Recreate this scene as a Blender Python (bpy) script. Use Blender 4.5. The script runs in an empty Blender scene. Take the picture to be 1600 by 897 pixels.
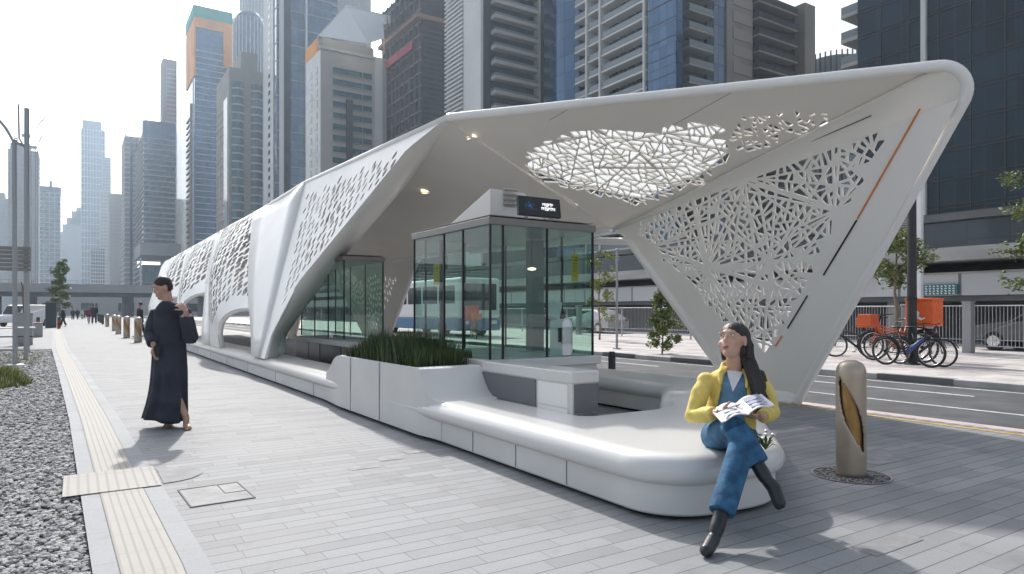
import bpy, bmesh, math, random
from mathutils import Vector, Matrix, noise
from mathutils.geometry import delaunay_2d_cdt
R = math.radians
rnd = random.Random(7)
scene = bpy.context.scene
COL = scene.collection

# ------------------------------------------------------------------ camera, sky, sun, exposure
YAW = R(32.7); CAMH = 1.35; FPX = 1059.0; HZ = 486.0
SA, CA = math.sin(YAW), math.cos(YAW)
cam_d = bpy.data.cameras.new('camera'); cam = bpy.data.objects.new('camera', cam_d); COL.objects.link(cam)
cam.location = (0, 0, CAMH); cam.rotation_euler = (R(90), 0, -YAW)
cam_d.sensor_width = 36; cam_d.lens = FPX / 1600 * 36; cam_d.shift_y = (HZ - 448.5) / 1600
cam_d.clip_start = 0.05; cam_d.clip_end = 6000
scene.camera = cam

SUN = Vector((0.29, 1.22, 1.0)).normalized()          # direction towards the sun
sun_d = bpy.data.lights.new('sun', 'SUN'); sun = bpy.data.objects.new('sun', sun_d); COL.objects.link(sun)
sun_d.energy = 3.4; sun_d.angle = R(1.6); sun_d.color = (1.0, 0.955, 0.9)
sun.rotation_euler = SUN.to_track_quat('Z', 'Y').to_euler()
world = bpy.data.worlds.new('World'); scene.world = world; world.use_nodes = True
wn = world.node_tree; wn.nodes.clear()
sky = wn.nodes.new('ShaderNodeTexSky'); sky.sky_type = 'NISHITA'; sky.sun_disc = False
sky.sun_elevation = math.asin(SUN.z); sky.sun_rotation = math.atan2(SUN.x, SUN.y)
sky.air_density = 1.0; sky.dust_density = 4.0; sky.ozone_density = 1.5
hs = wn.nodes.new('ShaderNodeHueSaturation'); hs.inputs['Saturation'].default_value = 0.45
bg = wn.nodes.new('ShaderNodeBackground'); bg.inputs['Strength'].default_value = 0.15
wo = wn.nodes.new('ShaderNodeOutputWorld')
wn.links.new(sky.outputs[0], hs.inputs['Color']); wn.links.new(hs.outputs[0], bg.inputs['Color'])
wn.links.new(bg.outputs[0], wo.inputs['Surface'])
scene.view_settings.view_transform = 'Standard'; scene.view_settings.look = 'None'
scene.view_settings.gamma = 1; scene.view_settings.exposure = 0.56
scene.cycles.max_bounces = 12; scene.cycles.diffuse_bounces = 6; scene.cycles.transparent_max_bounces = 24; scene.cycles.volume_bounces = 0
scene.cycles.sample_clamp_indirect = 6.0; scene.cycles.caustics_reflective = False; scene.cycles.caustics_refractive = False
try: scene.cycles.use_denoising = True
except Exception: pass

# ------------------------------------------------------------------ survey helpers (photo measurements turned into metres)
def W(u, v, t):                                     # point at photo pixel u,v, t metres deep
    r = (u - 800) / FPX; up = (HZ - v) / FPX
    return Vector((t * (SA + r * CA), t * (CA - r * SA), CAMH + t * up))
def tG(v, z=0.0): return (CAMH - z) * FPX / (v - HZ)
def G(u, v, z=0.0): return W(u, v, tG(v, z))
def tX(u, X): return X / (SA + (u - 800) / FPX * CA)
def tY(u, Y): return Y / (CA - (u - 800) / FPX * SA)
def zt(v, t): return CAMH + t * (HZ - v) / FPX
def rayplane(u, v, P, n):
    d = W(u, v, 1.0) - Vector((0, 0, CAMH)); o = Vector((0, 0, CAMH))
    return o + d * ((P - o).dot(n) / d.dot(n))

# ------------------------------------------------------------------ materials
def mat(name, col, rough=0.6, metal=0.0, spec=0.5, var=0.0, vscale=3.0, bump=0.0, bscale=40.0, coat=0.0, var2=None, dirt=None):
    m = bpy.data.materials.new(name); m.use_nodes = True; nt = m.node_tree; b = nt.nodes['Principled BSDF']
    b.inputs['Base Color'].default_value = (*col, 1); b.inputs['Roughness'].default_value = rough
    b.inputs['Metallic'].default_value = metal; b.inputs['Specular IOR Level'].default_value = spec
    if coat: b.inputs['Coat Weight'].default_value = coat; b.inputs['Coat Roughness'].default_value = 0.15
    geo = None
    if var or bump:
        geo = nt.nodes.new('ShaderNodeNewGeometry')
    if var:
        n = nt.nodes.new('ShaderNodeTexNoise'); n.inputs['Scale'].default_value = vscale; n.inputs['Detail'].default_value = 6
        nt.links.new(geo.outputs['Position'], n.inputs['Vector'])
        mx = nt.nodes.new('ShaderNodeMix'); mx.data_type = 'RGBA'
        c2 = var2 or tuple(c * (1 - var) for c in col); c1 = tuple(min(1, c * (1 + var * .6)) for c in col) if not var2 else col
        mx.inputs['A'].default_value = (*c1, 1); mx.inputs['B'].default_value = (*c2, 1)
        rp = nt.nodes.new('ShaderNodeMapRange'); rp.inputs[1].default_value = .35; rp.inputs[2].default_value = .65
        nt.links.new(n.outputs[0], rp.inputs[0]); nt.links.new(rp.outputs[0], mx.inputs['Factor'])
        nt.links.new(mx.outputs['Result'], b.inputs['Base Color'])
        mr = nt.nodes.new('ShaderNodeMapRange'); mr.inputs[3].default_value = max(0, rough - .08); mr.inputs[4].default_value = min(1, rough + .08)
        nt.links.new(n.outputs[0], mr.inputs[0]); nt.links.new(mr.outputs[0], b.inputs['Roughness'])
    if bump:
        n2 = nt.nodes.new('ShaderNodeTexNoise'); n2.inputs['Scale'].default_value = bscale; n2.inputs['Detail'].default_value = 4
        nt.links.new(geo.outputs['Position'], n2.inputs['Vector'])
        bp = nt.nodes.new('ShaderNodeBump'); bp.inputs['Strength'].default_value = bump; bp.inputs['Distance'].default_value = .01
        nt.links.new(n2.outputs[0], bp.inputs['Height']); nt.links.new(bp.outputs[0], b.inputs['Normal'])
    return m

def pane_mat(name, tint, refl=0.9, rough=0.0, base=0.06):   # thin pane of glass: tinted see-through plus mirror by angle
    m = bpy.data.materials.new(name); m.use_nodes = True; nt = m.node_tree; nt.nodes.clear()
    o = nt.nodes.new('ShaderNodeOutputMaterial'); mx = nt.nodes.new('ShaderNodeMixShader')
    tr = nt.nodes.new('ShaderNodeBsdfTransparent'); tr.inputs[0].default_value = (*tint, 1)
    gl = nt.nodes.new('ShaderNodeBsdfGlossy'); gl.inputs['Roughness'].default_value = rough; gl.inputs[0].default_value = (refl, refl, refl, 1)
    fr = nt.nodes.new('ShaderNodeLayerWeight'); fr.inputs[0].default_value = .5
    pw = nt.nodes.new('ShaderNodeMath'); pw.operation = 'POWER'; pw.inputs[1].default_value = 5; nt.links.new(fr.outputs['Facing'], pw.inputs[0])
    ad = nt.nodes.new('ShaderNodeMath'); ad.operation = 'ADD'; ad.inputs[1].default_value = base + .03; ad.use_clamp = True
    nt.links.new(pw.outputs[0], ad.inputs[0]); nt.links.new(ad.outputs[0], mx.inputs[0])
    nt.links.new(tr.outputs[0], mx.inputs[1]); nt.links.new(gl.outputs[0], mx.inputs[2]); nt.links.new(mx.outputs[0], o.inputs[0])
    return m

def facade_glass(name, col, col2, cell=(1.5, 3.4), rough=.08, line=(.03, .035, .04), wav=.25):
    """curtain wall: tinted mirror panes of slightly different tone, joints, wavy reflections"""
    m = bpy.data.materials.new(name); m.use_nodes = True; nt = m.node_tree; b = nt.nodes['Principled BSDF']; N = nt.nodes.new; L = nt.links.new
    geo = N('ShaderNodeNewGeometry'); sx = N('ShaderNodeSeparateXYZ'); L(geo.outputs['Position'], sx.inputs[0])
    add = N('ShaderNodeMath'); add.operation = 'ADD'; L(sx.outputs[0], add.inputs[0]); L(sx.outputs[1], add.inputs[1])
    def div(a, k):
        d = N('ShaderNodeMath'); d.operation = 'DIVIDE'; L(a, d.inputs[0]); d.inputs[1].default_value = k
        f = N('ShaderNodeMath'); f.operation = 'FLOOR'; L(d.outputs[0], f.inputs[0])
        g = N('ShaderNodeMath'); g.operation = 'FRACT'; L(d.outputs[0], g.inputs[0]); return f.outputs[0], g.outputs[0]
    fx, gx = div(add.outputs[0], cell[0]); fz, gz = div(sx.outputs[2], cell[1])
    cb = N('ShaderNodeCombineXYZ'); L(fx, cb.inputs[0]); L(fz, cb.inputs[1])
    wnz = N('ShaderNodeTexWhiteNoise'); wnz.noise_dimensions = '2D'; L(cb.outputs[0], wnz.inputs['Vector'])
    mx = N('ShaderNodeMix'); mx.data_type = 'RGBA'; mx.inputs['A'].default_value = (*col, 1); mx.inputs['B'].default_value = (*col2, 1)
    L(wnz.outputs[0], mx.inputs['Factor'])
    def lt(a, k):
        c = N('ShaderNodeMath'); c.operation = 'LESS_THAN'; L(a, c.inputs[0]); c.inputs[1].default_value = k; return c.outputs[0]
    mxx = N('ShaderNodeMath'); mxx.operation = 'MAXIMUM'; L(lt(gx, .05), mxx.inputs[0]); L(lt(gz, .035), mxx.inputs[1])
    m2 = N('ShaderNodeMix'); m2.data_type = 'RGBA'; L(mxx.outputs[0], m2.inputs['Factor']); L(mx.outputs['Result'], m2.inputs['A'])
    m2.inputs['B'].default_value = (*line, 1); L(m2.outputs['Result'], b.inputs['Base Color'])
    b.inputs['Roughness'].default_value = rough; b.inputs['Specular IOR Level'].default_value = 1.0; b.inputs['Metallic'].default_value = .35
    nz = N('ShaderNodeTexNoise'); nz.inputs['Scale'].default_value = .35; nz.inputs['Detail'].default_value = 2; L(geo.outputs['Position'], nz.inputs['Vector'])
    bp = N('ShaderNodeBump'); bp.inputs['Strength'].default_value = wav; bp.inputs['Distance'].default_value = .25
    L(nz.outputs[0], bp.inputs['Height']); L(bp.outputs[0], b.inputs['Normal'])
    return m

def paver_mat(name, c1, c2, row=.15, length=.55, gap=.008, mortar=(.13, .13, .13), rough=.75, swap=False, gloss=.3):
    m = bpy.data.materials.new(name); m.use_nodes = True; nt = m.node_tree; b = nt.nodes['Principled BSDF']; N = nt.nodes.new; L = nt.links.new
    geo = N('ShaderNodeNewGeometry'); sx = N('ShaderNodeSeparateXYZ'); L(geo.outputs['Position'], sx.inputs[0])
    X, Y = (sx.outputs[1], sx.outputs[0]) if swap else (sx.outputs[0], sx.outputs[1])
    def M(op, a, k=None, b2=None):
        n = N('ShaderNodeMath'); n.operation = op
        if isinstance(a, (int, float)): n.inputs[0].default_value = a
        else: L(a, n.inputs[0])
        if b2 is not None: L(b2, n.inputs[1])
        elif k is not None: n.inputs[1].default_value = k
        return n.outputs[0]
    yr = M('DIVIDE', Y, row); fr = M('FLOOR', yr); gy = M('MULTIPLY', M('FRACT', yr), row)
    w1 = N('ShaderNodeTexWhiteNoise'); w1.noise_dimensions = '1D'; L(fr, w1.inputs['W'])
    sh = M('MULTIPLY', w1.outputs[0], 7.3)
    ln = M('MULTIPLY', M('ADD', M('MULTIPLY', w1.outputs[0], .55), .75), length)      # every course has its own stone length
    xr = M('DIVIDE', M('ADD', X, None, sh), None, ln); fx = M('FLOOR', xr); gx = M('MULTIPLY', M('FRACT', xr), None, ln)
    cb = N('ShaderNodeCombineXYZ'); L(fx, cb.inputs[0]); L(fr, cb.inputs[1])
    w2 = N('ShaderNodeTexWhiteNoise'); w2.noise_dimensions = '2D'; L(cb.outputs[0], w2.inputs['Vector'])
    pw = M('POWER', w2.outputs[0], 1.8)
    mx = N('ShaderNodeMix'); mx.data_type = 'RGBA'; mx.inputs['A'].default_value = (*c1, 1); mx.inputs['B'].default_value = (*c2, 1); L(pw, mx.inputs['Factor'])
    nz = N('ShaderNodeTexNoise'); nz.inputs['Scale'].default_value = .9; nz.inputs['Detail'].default_value = 8; L(geo.outputs['Position'], nz.inputs['Vector'])
    nz2 = N('ShaderNodeTexNoise'); nz2.inputs['Scale'].default_value = 60; nz2.inputs['Detail'].default_value = 3; L(geo.outputs['Position'], nz2.inputs['Vector'])
    mr = N('ShaderNodeMapRange'); mr.inputs[1].default_value = .3; mr.inputs[2].default_value = .7; mr.inputs[3].default_value = .86; mr.inputs[4].default_value = 1.06; L(nz.outputs[0], mr.inputs[0])
    mr2 = N('ShaderNodeMapRange'); mr2.inputs[1].default_value = .3; mr2.inputs[2].default_value = .7; mr2.inputs[3].default_value = .95; mr2.inputs[4].default_value = 1.05; L(nz2.outputs[0], mr2.inputs[0])
    nz3 = N('ShaderNodeTexNoise'); nz3.inputs['Scale'].default_value = 2.7; nz3.inputs['Detail'].default_value = 10; nz3.inputs['Roughness'].default_value = .65; L(geo.outputs['Position'], nz3.inputs['Vector'])
    mr3 = N('ShaderNodeMapRange'); mr3.inputs[1].default_value = .56; mr3.inputs[2].default_value = .72; mr3.inputs[3].default_value = 1.0; mr3.inputs[4].default_value = .80; L(nz3.outputs[0], mr3.inputs[0])
    tone = M('MULTIPLY', M('MULTIPLY', mr.outputs[0], None, mr2.outputs[0]), None, mr3.outputs[0])
    vm = N('ShaderNodeVectorMath'); vm.operation = 'SCALE'; L(mx.outputs['Result'], vm.inputs[0]); L(tone, vm.inputs['Scale'])
    jy = M('LESS_THAN', gy, gap); jx = M('LESS_THAN', gx, gap * .6); jj = M('MAXIMUM', jy, None, M('MULTIPLY', jx, .75))
    m2 = N('ShaderNodeMix'); m2.data_type = 'RGBA'; L(jj, m2.inputs['Factor']); L(vm.outputs[0], m2.inputs['A']); m2.inputs['B'].default_value = (*mortar, 1)
    L(m2.outputs['Result'], b.inputs['Base Color'])
    rr = N('ShaderNodeMapRange'); rr.inputs[3].default_value = rough - .12; rr.inputs[4].default_value = rough + .1; L(nz.outputs[0], rr.inputs[0]); L(rr.outputs[0], b.inputs['Roughness'])
    b.inputs['Specular IOR Level'].default_value = gloss
    h = M('ADD', M('MULTIPLY', jj, -1.0), None, M('MULTIPLY', w2.outputs[0], .25)); h2 = M('ADD', h, None, M('MULTIPLY', nz2.outputs[0], .15))
    bp = N('ShaderNodeBump'); bp.inputs['Strength'].default_value = .5; bp.inputs['Distance'].default_value = .004; L(h2, bp.inputs['Height']); L(bp.outputs[0], b.inputs['Normal'])
    return m

M_shell = mat('white_shell', (.84, .825, .79), .38, var=.035, vscale=1.3, coat=.15)
M_shellin = mat('white_soffit', (.84, .80, .74), .5, var=.03, vscale=.8)
M_seat = mat('white_seat', (.66, .655, .635), .3, var=.02, vscale=.9, coat=.3)
M_plinth = mat('plinth_panel', (.70, .69, .665), .42, var=.05, vscale=1.5)
M_dark = mat('dark_gap', (.02, .02, .02), .8)
M_seam = mat('joint_line', (.22, .22, .21), .7)
M_pave = paver_mat('pavers', (.295, .303, .312), (.24, .245, .253), row=.13, length=.5)
M_pavefar = paver_mat('far_pavers', (.56, .53, .51), (.44, .41, .40), row=.3, length=.6, mortar=(.3, .28, .27))
M_border = paver_mat('border_stone', (.31, .323, .337), (.28, .293, .306), row=.6, length=3.0, mortar=(.25, .25, .25))
M_tact = None
M_asphalt = mat('asphalt', (.082, .085, .092), .82, var=.22, vscale=1.7, bump=.5, bscale=180)
M_white = mat('road_paint', (.7, .7, .68), .6, var=.25, vscale=9)
M_yellow = mat('yellow_paint', (.62, .42, .12), .6, var=.3, vscale=9)
M_pink = mat('pink_kerb', (.50, .42, .41), .8, var=.15, vscale=3)
M_kerb = mat('kerb_stone', (.42, .42, .41), .8, var=.2, vscale=2)
M_conc = mat('concrete', (.40, .40, .385), .8, var=.15, vscale=.6, bump=.2, bscale=6)
M_concd = mat('dark_concrete', (.13, .135, .14), .8, var=.2, vscale=.5)
M_steel = mat('grey_steel', (.33, .34, .35), .45, metal=.5)
M_galv = mat('galvanised_steel', (.55, .56, .57), .4, metal=.6, var=.12, vscale=4)
M_black = mat('black_paint', (.018, .019, .021), .45)
M_blackm = mat('black_metal', (.03, .03, .033), .35, metal=.6)
M_rubber = mat('black_rubber', (.015, .015, .016), .7)
M_chrome = mat('bright_metal', (.7, .7, .7), .2, metal=1.0)
M_bronze = mat('champagne_metal', (.46, .385, .305), .34, metal=.55, var=.05, vscale=5)
M_gold = mat('gold_mesh', (.40, .235, .09), .38, metal=.8, var=.12, vscale=12, bump=.25, bscale=220)
M_stone = mat('speckled_grey_stone', (.165, .17, .18), .55, var=.3, vscale=160)
M_gframe = mat('champagne_frame', (.20, .19, .175), .35, metal=.5)
M_glassg = pane_mat('green_glass', (.64, .80, .74), refl=.75, base=.07)
M_glassl = pane_mat('clear_glass', (.80, .86, .85), refl=.8, base=.03)
M_orange = mat('orange_plastic', (.75, .13, .025), .45, var=.1, vscale=8)
M_orangep = mat('orange_paint', (.62, .12, .03), .4)
M_ylw = mat('yellow_notice', (.62, .47, .03), .5)
M_blue = mat('blue_paint', (.015, .06, .20), .35, coat=.3)
M_red = mat('red_plastic', (.35, .02, .02), .4)
M_whitep = mat('white_paint', (.78, .78, .78), .35, coat=.2)
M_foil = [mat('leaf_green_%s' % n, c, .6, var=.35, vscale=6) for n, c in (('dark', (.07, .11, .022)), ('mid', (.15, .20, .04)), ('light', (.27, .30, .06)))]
M_grass = [mat('grass_blade_%s' % n, c, .55, var=.3, vscale=8) for n, c in (('dark', (.025, .05, .012)), ('mid', (.05, .09, .02)), ('dry', (.14, .16, .06)))]
M_bark = mat('bark', (.20, .155, .115), .85, var=.3, vscale=12, bump=.5, bscale=30)
M_soil = mat('soil', (.06, .05, .04), .95, var=.3, vscale=20)

def glow(name, col, s):
    m = bpy.data.materials.new(name); m.use_nodes = True; b = m.node_tree.nodes['Principled BSDF']
    b.inputs['Base Color'].default_value = (*col, 1); b.inputs['Emission Color'].default_value = (*col, 1); b.inputs['Emission Strength'].default_value = s
    return m
M_lamp = glow('lamp_warm', (1.0, .85, .55), 1.6)
M_led = glow('led_orange', (.42, .15, .05), .12)

# ------------------------------------------------------------------ mesh builder
class MB:
    def __init__(s): s.v = []; s.f = []; s.m = []; s.k = 0
    def mi(s, k): s.k = k; return s
    def add(s, vs, fs):
        o = len(s.v); s.v += [tuple(v) for v in vs]
        for f in fs: s.f.append([i + o for i in f]); s.m.append(s.k)
    def box(s, a, b):
        x0, y0, z0 = (min(a[i], b[i]) for i in range(3)); x1, y1, z1 = (max(a[i], b[i]) for i in range(3))
        s.add([(x0, y0, z0), (x1, y0, z0), (x1, y1, z0), (x0, y1, z0), (x0, y0, z1), (x1, y0, z1), (x1, y1, z1), (x0, y1, z1)],
              [(3, 2, 1, 0), (4, 5, 6, 7), (0, 1, 5, 4), (1, 2, 6, 5), (2, 3, 7, 6), (3, 0, 4, 7)])
    def cbox(s, c, d, rot=None):
        hx, hy, hz = d[0] / 2, d[1] / 2, d[2] / 2; mtx = rot or Matrix.Identity(3); c = Vector(c)
        vs = [c + mtx @ Vector((x * hx, y * hy, z * hz)) for z in (-1, 1) for x, y in ((-1, -1), (1, -1), (1, 1), (-1, 1))]
        s.add(vs, [(3, 2, 1, 0), (4, 5, 6, 7), (0, 1, 5, 4), (1, 2, 6, 5), (2, 3, 7, 6), (3, 0, 4, 7)])
    def tube(s, pts, r, n=8, cap=True, ell=None):
        pts = [Vector(p) for p in pts]; rs = r if isinstance(r, (list, tuple)) else [r] * len(pts)
        rings = []; up = None
        for i, p in enumerate(pts):
            d = (pts[min(i + 1, len(pts) - 1)] - pts[max(i - 1, 0)]).normalized()
            if up is None:
                up = Vector((0, 0, 1)) if abs(d.z) < .9 else Vector((1, 0, 0))
            x = d.cross(up).normalized(); up = x.cross(d).normalized()
            e = ell or (1, 1)
            rings.append([p + x * math.cos(2 * math.pi * k / n) * rs[i] * e[0] + up * math.sin(2 * math.pi * k / n) * rs[i] * e[1] for k in range(n)])
        vs = [q for g in rings for q in g]; fs = []
        for i in range(len(rings) - 1):
            for k in range(n):
                fs.append((i * n + k, i * n + (k + 1) % n, (i + 1) * n + (k + 1) % n, (i + 1) * n + k))
        if cap: fs.append(tuple(range(n - 1, -1, -1))); fs.append(tuple((len(rings) - 1) * n + k for k in range(n)))
        s.add(vs, fs)
    def cyl(s, c, r, h, n=16, r2=None): s.tube([c, (c[0], c[1], c[2] + h)], [r, r if r2 is None else r2], n)
    def lathe(s, c, prof, n=24):
        vs = []; fs = []
        for (r, z) in prof:
            for k in range(n): a = 2 * math.pi * k / n; vs.append((c[0] + r * math.cos(a), c[1] + r * math.sin(a), c[2] + z))
        for i in range(len(prof) - 1):
            for k in range(n): fs.append((i * n + k, i * n + (k + 1) % n, (i + 1) * n + (k + 1) % n, (i + 1) * n + k))
        s.add(vs, fs)
    def ellipsoid(s, c, r, n=12, m=8, rot=None):
        vs = []; fs = []; c = Vector(c); mt = rot or Matrix.Identity(3)
        for i in range(m + 1):
            th = math.pi * i / m
            for k in range(n):
                a = 2 * math.pi * k / n
                vs.append(c + mt @ Vector((r[0] * math.sin(th) * math.cos(a), r[1] * math.sin(th) * math.sin(a), r[2] * math.cos(th))))
        for i in range(m):
            for k in range(n): fs.append((i * n + k, (i + 1) * n + k, (i + 1) * n + (k + 1) % n, i * n + (k + 1) % n))
        s.add(vs, fs)
    def torus(s, c, R_, r, axis='X', n=28, m=6, rot=None):
        pts = []
        for k in range(n + 1):
            a = 2 * math.pi * k / n
            p = Vector((0, math.cos(a) * R_, math.sin(a) * R_)) if axis == 'X' else Vector((math.cos(a) * R_, math.sin(a) * R_, 0))
            if rot: p = rot @ p
            pts.append(Vector(c) + p)
        vs = []; fs = []
        ax = Vector((1, 0, 0)) if axis == 'X' else Vector((0, 0, 1))
        if rot: ax = rot @ ax
        for k in range(n):
            rad = (pts[k] - Vector(c)).normalized()
            for j in range(m): b = 2 * math.pi * j / m; vs.append(pts[k] + rad * math.cos(b) * r + ax * math.sin(b) * r)
        for k in range(n):
            for j in range(m): fs.append((k * m + j, ((k + 1) % n) * m + j, ((k + 1) % n) * m + (j + 1) % m, k * m + (j + 1) % m))
        s.add(vs, fs)
    def quad(s, a, b, c, d): s.add([a, b, c, d], [(0, 1, 2, 3)])
    def build(s, name, mats, parent=None, smooth=False, bevel=0, solid=0, soff=-1, remesh=0, smoothit=0, subsurf=0, wn_=False):
        me = bpy.data.meshes.new(name); me.from_pydata(s.v, [], s.f)
        mats = mats if isinstance(mats, (list, tuple)) else [mats]
        for m_ in mats: me.materials.append(m_)
        for p, k in zip(me.polygons, s.m): p.material_index = min(k, len(mats) - 1)
        bm = bmesh.new(); bm.from_mesh(me)
        if remesh or bevel or smooth: bmesh.ops.remove_doubles(bm, verts=bm.verts, dist=1e-5)
        bmesh.ops.recalc_face_normals(bm, faces=bm.faces); bm.to_mesh(me); bm.free()
        if smooth:
            for p in me.polygons: p.use_smooth = True
            if smooth != 'all': me.set_sharp_from_angle(angle=R(35))
        o = bpy.data.objects.new(name, me); COL.objects.link(o)
        if parent is not None: o.parent = parent
        if remesh:
            q = o.modifiers.new('fuse', 'REMESH'); q.mode = 'VOXEL'; q.voxel_size = remesh; q.use_smooth_shade = True
            if smoothit: q = o.modifiers.new('soft', 'SMOOTH'); q.iterations = smoothit; q.factor = .5
        if solid: q = o.modifiers.new('thickness', 'SOLIDIFY'); q.thickness = solid; q.offset = soff
        if bevel: q = o.modifiers.new('edge', 'BEVEL'); q.width = bevel; q.segments = 2; q.limit_method = 'ANGLE'; q.angle_limit = R(40)
        if subsurf: q = o.modifiers.new('sub', 'SUBSURF'); q.levels = subsurf; q.render_levels = subsurf
        return o

def tag(o, label=None, cat=None, group=None, kind=None):
    if label: o['label'] = label
    if cat: o['category'] = cat
    if group: o['group'] = group
    if kind: o['kind'] = kind
    return o
def thing(name, label, cat, loc=(0, 0, 0), rz=0, group=None):
    o = bpy.data.objects.new(name, None); COL.objects.link(o); o.location = loc; o.rotation_euler = (0, 0, rz)
    o.empty_display_size = .2
    return tag(o, label, cat, group)
def kids(o): return [c for c in bpy.data.objects if c.parent == o]
def dup(root, loc, rz=0, label=None, sc=None):
    def rec(o, par):
        c = o.copy(); COL.objects.link(c); c.parent = par
        for ch in KID.get(o.name, []): rec(ch, c)
        return c
    KID = {}
    for c in bpy.data.objects:
        if c.parent: KID.setdefault(c.parent.name, []).append(c)
    r = rec(root, None); r.location = loc; r.rotation_euler = (0, 0, rz)
    if sc: r.scale = sc
    if label: r['label'] = label
    return r

# ================================================================== THE SETTING
def strip(name, xa, xb, ys, z, m, kind='structure'):
    mb = MB(); fx = xa if callable(xa) else (lambda y: xa); gx = xb if callable(xb) else (lambda y: xb)
    vs = []; fs = []
    for y in ys: vs += [(fx(y), y, z), (gx(y), y, z)]
    for i in range(len(ys) - 1): fs.append((2 * i, 2 * i + 1, 2 * i + 3, 2 * i + 2))
    mb.add(vs, fs); return tag(mb.build(name, m), kind=kind)
def xe(y):                                          # left edge of the path bends away with distance
    pts = [(-60, .09), (4, .07), (10, -.08), (18, -.35), (29, -.75), (60, -1.5), (170, -2.4), (2000, -3)]
    for (a, p), (b, q) in zip(pts, pts[1:]):
        if y <= b: return p + (q - p) * (y - a) / (b - a)
    return -3
YS = [-8, 0, 2, 4, 5, 6, 7, 8, 9, 10, 12, 14, 16, 18, 21, 25, 29, 36, 45, 60, 90, 130, 190]
mb = MB(); mb.add([(-1200, -260, -.16), (1200, -260, -.16), (1200, 1350, -.16), (-1200, 1350, -.16)], [(0, 1, 2, 3)])
tag(mb.build('ground', mat('ground_far', (.30, .30, .29), .9, var=.15, vscale=.05)), kind='structure')
def ztact():
    m = bpy.data.materials.new('tactile_stone'); m.use_nodes = True; nt = m.node_tree; b = nt.nodes['Principled BSDF']; N = nt.nodes.new; L = nt.links.new
    tc = N('ShaderNodeUVMap'); sx = N('ShaderNodeSeparateXYZ'); L(tc.outputs[0], sx.inputs[0])
    def fr(a, k):
        d = N('ShaderNodeMath'); d.operation = 'MULTIPLY'; d.inputs[1].default_value = k; L(a, d.inputs[0]); f = N('ShaderNodeMath'); f.operation = 'FRACT'; L(d.outputs[0], f.inputs[0]); return f.outputs[0]
    def lt(a, k): c = N('ShaderNodeMath'); c.operation = 'LESS_THAN'; c.inputs[1].default_value = k; L(a, c.inputs[0]); return c.outputs[0]
    bars = lt(fr(sx.outputs[0], 6), .28); jo = lt(fr(sx.outputs[1], 1 / .36), .02)
    mm = N('ShaderNodeMath'); mm.operation = 'MAXIMUM'; L(bars, mm.inputs[0]); L(jo, mm.inputs[1])
    geo = N('ShaderNodeNewGeometry'); nz = N('ShaderNodeTexNoise'); nz.inputs['Scale'].default_value = 4; nz.inputs['Detail'].default_value = 6; L(geo.outputs['Position'], nz.inputs['Vector'])
    c0 = N('ShaderNodeMix'); c0.data_type = 'RGBA'; c0.inputs['A'].default_value = (.32, .307, .283, 1); c0.inputs['B'].default_value = (.355, .342, .32, 1); L(nz.outputs[0], c0.inputs['Factor'])
    c1 = N('ShaderNodeMix'); c1.data_type = 'RGBA'; c1.inputs['B'].default_value = (.265, .253, .232, 1); L(c0.outputs['Result'], c1.inputs['A']); L(mm.outputs[0], c1.inputs['Factor'])
    L(c1.outputs['Result'], b.inputs['Base Color']); b.inputs['Roughness'].default_value = .75
    bp = N('ShaderNodeBump'); bp.inputs['Strength'].default_value = .6; bp.inputs['Distance'].default_value = .006; bp.invert = True; L(mm.outputs[0], bp.inputs['Height']); L(bp.outputs[0], b.inputs['Normal'])
    return m
M_tact = ztact()
def tstrip(name, fa, fb, ys, z):
    o = strip(name, fa, fb, ys, z, M_tact); me = o.data; uv = me.uv_layers.new(name='UVMap')
    for l in me.loops:
        i = l.vertex_index; uv.data[l.index].uv = (i % 2, me.vertices[i].co.y)
    return o
strip('plaza_paving', -60, xe, [29, 36, 45, 60, 90, 130, 190], -.004, M_pave)
strip('pavement', xe, 8.86, YS, 0, M_pave)
strip('border_paving', lambda y: xe(y), lambda y: xe(y) + .115, YS, .004, M_border)
tstrip('tactile_paving', lambda y: xe(y) + .12, lambda y: xe(y) + .40, [y for y in YS if y <= 60], .006)
strip('border_paving', lambda y: xe(y) + .405, lambda y: xe(y) + .53, YS, .004, M_border)
o = strip('tactile_paving', -.09, .55, [5.85, 6.6], .012, M_tact); uv = o.data.uv_layers.new(name='UVMap')
for l in o.data.loops: c = o.data.vertices[l.vertex_index].co; uv.data[l.index].uv = (c.x * 2.6, c.y * .5)
mb = MB(); mb.add([(.57, 6.0, .006)] + [(.57 + .32 * math.sin(a), 6.22 - .3 * math.cos(a), .006) for a in [math.pi * k / 14 for k in range(15)]], [tuple(range(16))])
tag(mb.build('tactile_paving', mat('grey_disc', (.24, .245, .25), .8, var=.15, vscale=5)), kind='structure')
# near kerb, road, far kerb
strip('road', 9.1, 14.45, [-40, 20, 100, 260], -.12, M_asphalt)
mb = MB(); mb.box((8.87, -40, -.15), (9.14, 200, -.006)); tag(mb.build('kerb', M_pink, bevel=.015), kind='structure')
mb = MB(); y = -20
mb.box((14.44, -40, -.15), (14.62, 200, .012)); tag(mb.build('kerb', M_kerb, bevel=.015), kind='structure')
mb = MB()
for k in range(60):
    if k % 2: mb.box((14.425, -10 + k * 1.5, -.1), (14.625, -10 + k * 1.5 + 1.5, .016))
tag(mb.build('kerb', M_concd), kind='structure')
strip('far_pavement', 14.62, 36, [-40, 20, 100, 200], 0, M_pavefar)
mb = MB(); mb.add([(8.60, -30, .004), (8.68, -30, .004), (8.68, 120, .004), (8.60, 120, .004)], [(0, 1, 2, 3)])
tag(mb.build('yellow_line', M_yellow), kind='structure')
mb = MB()
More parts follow.
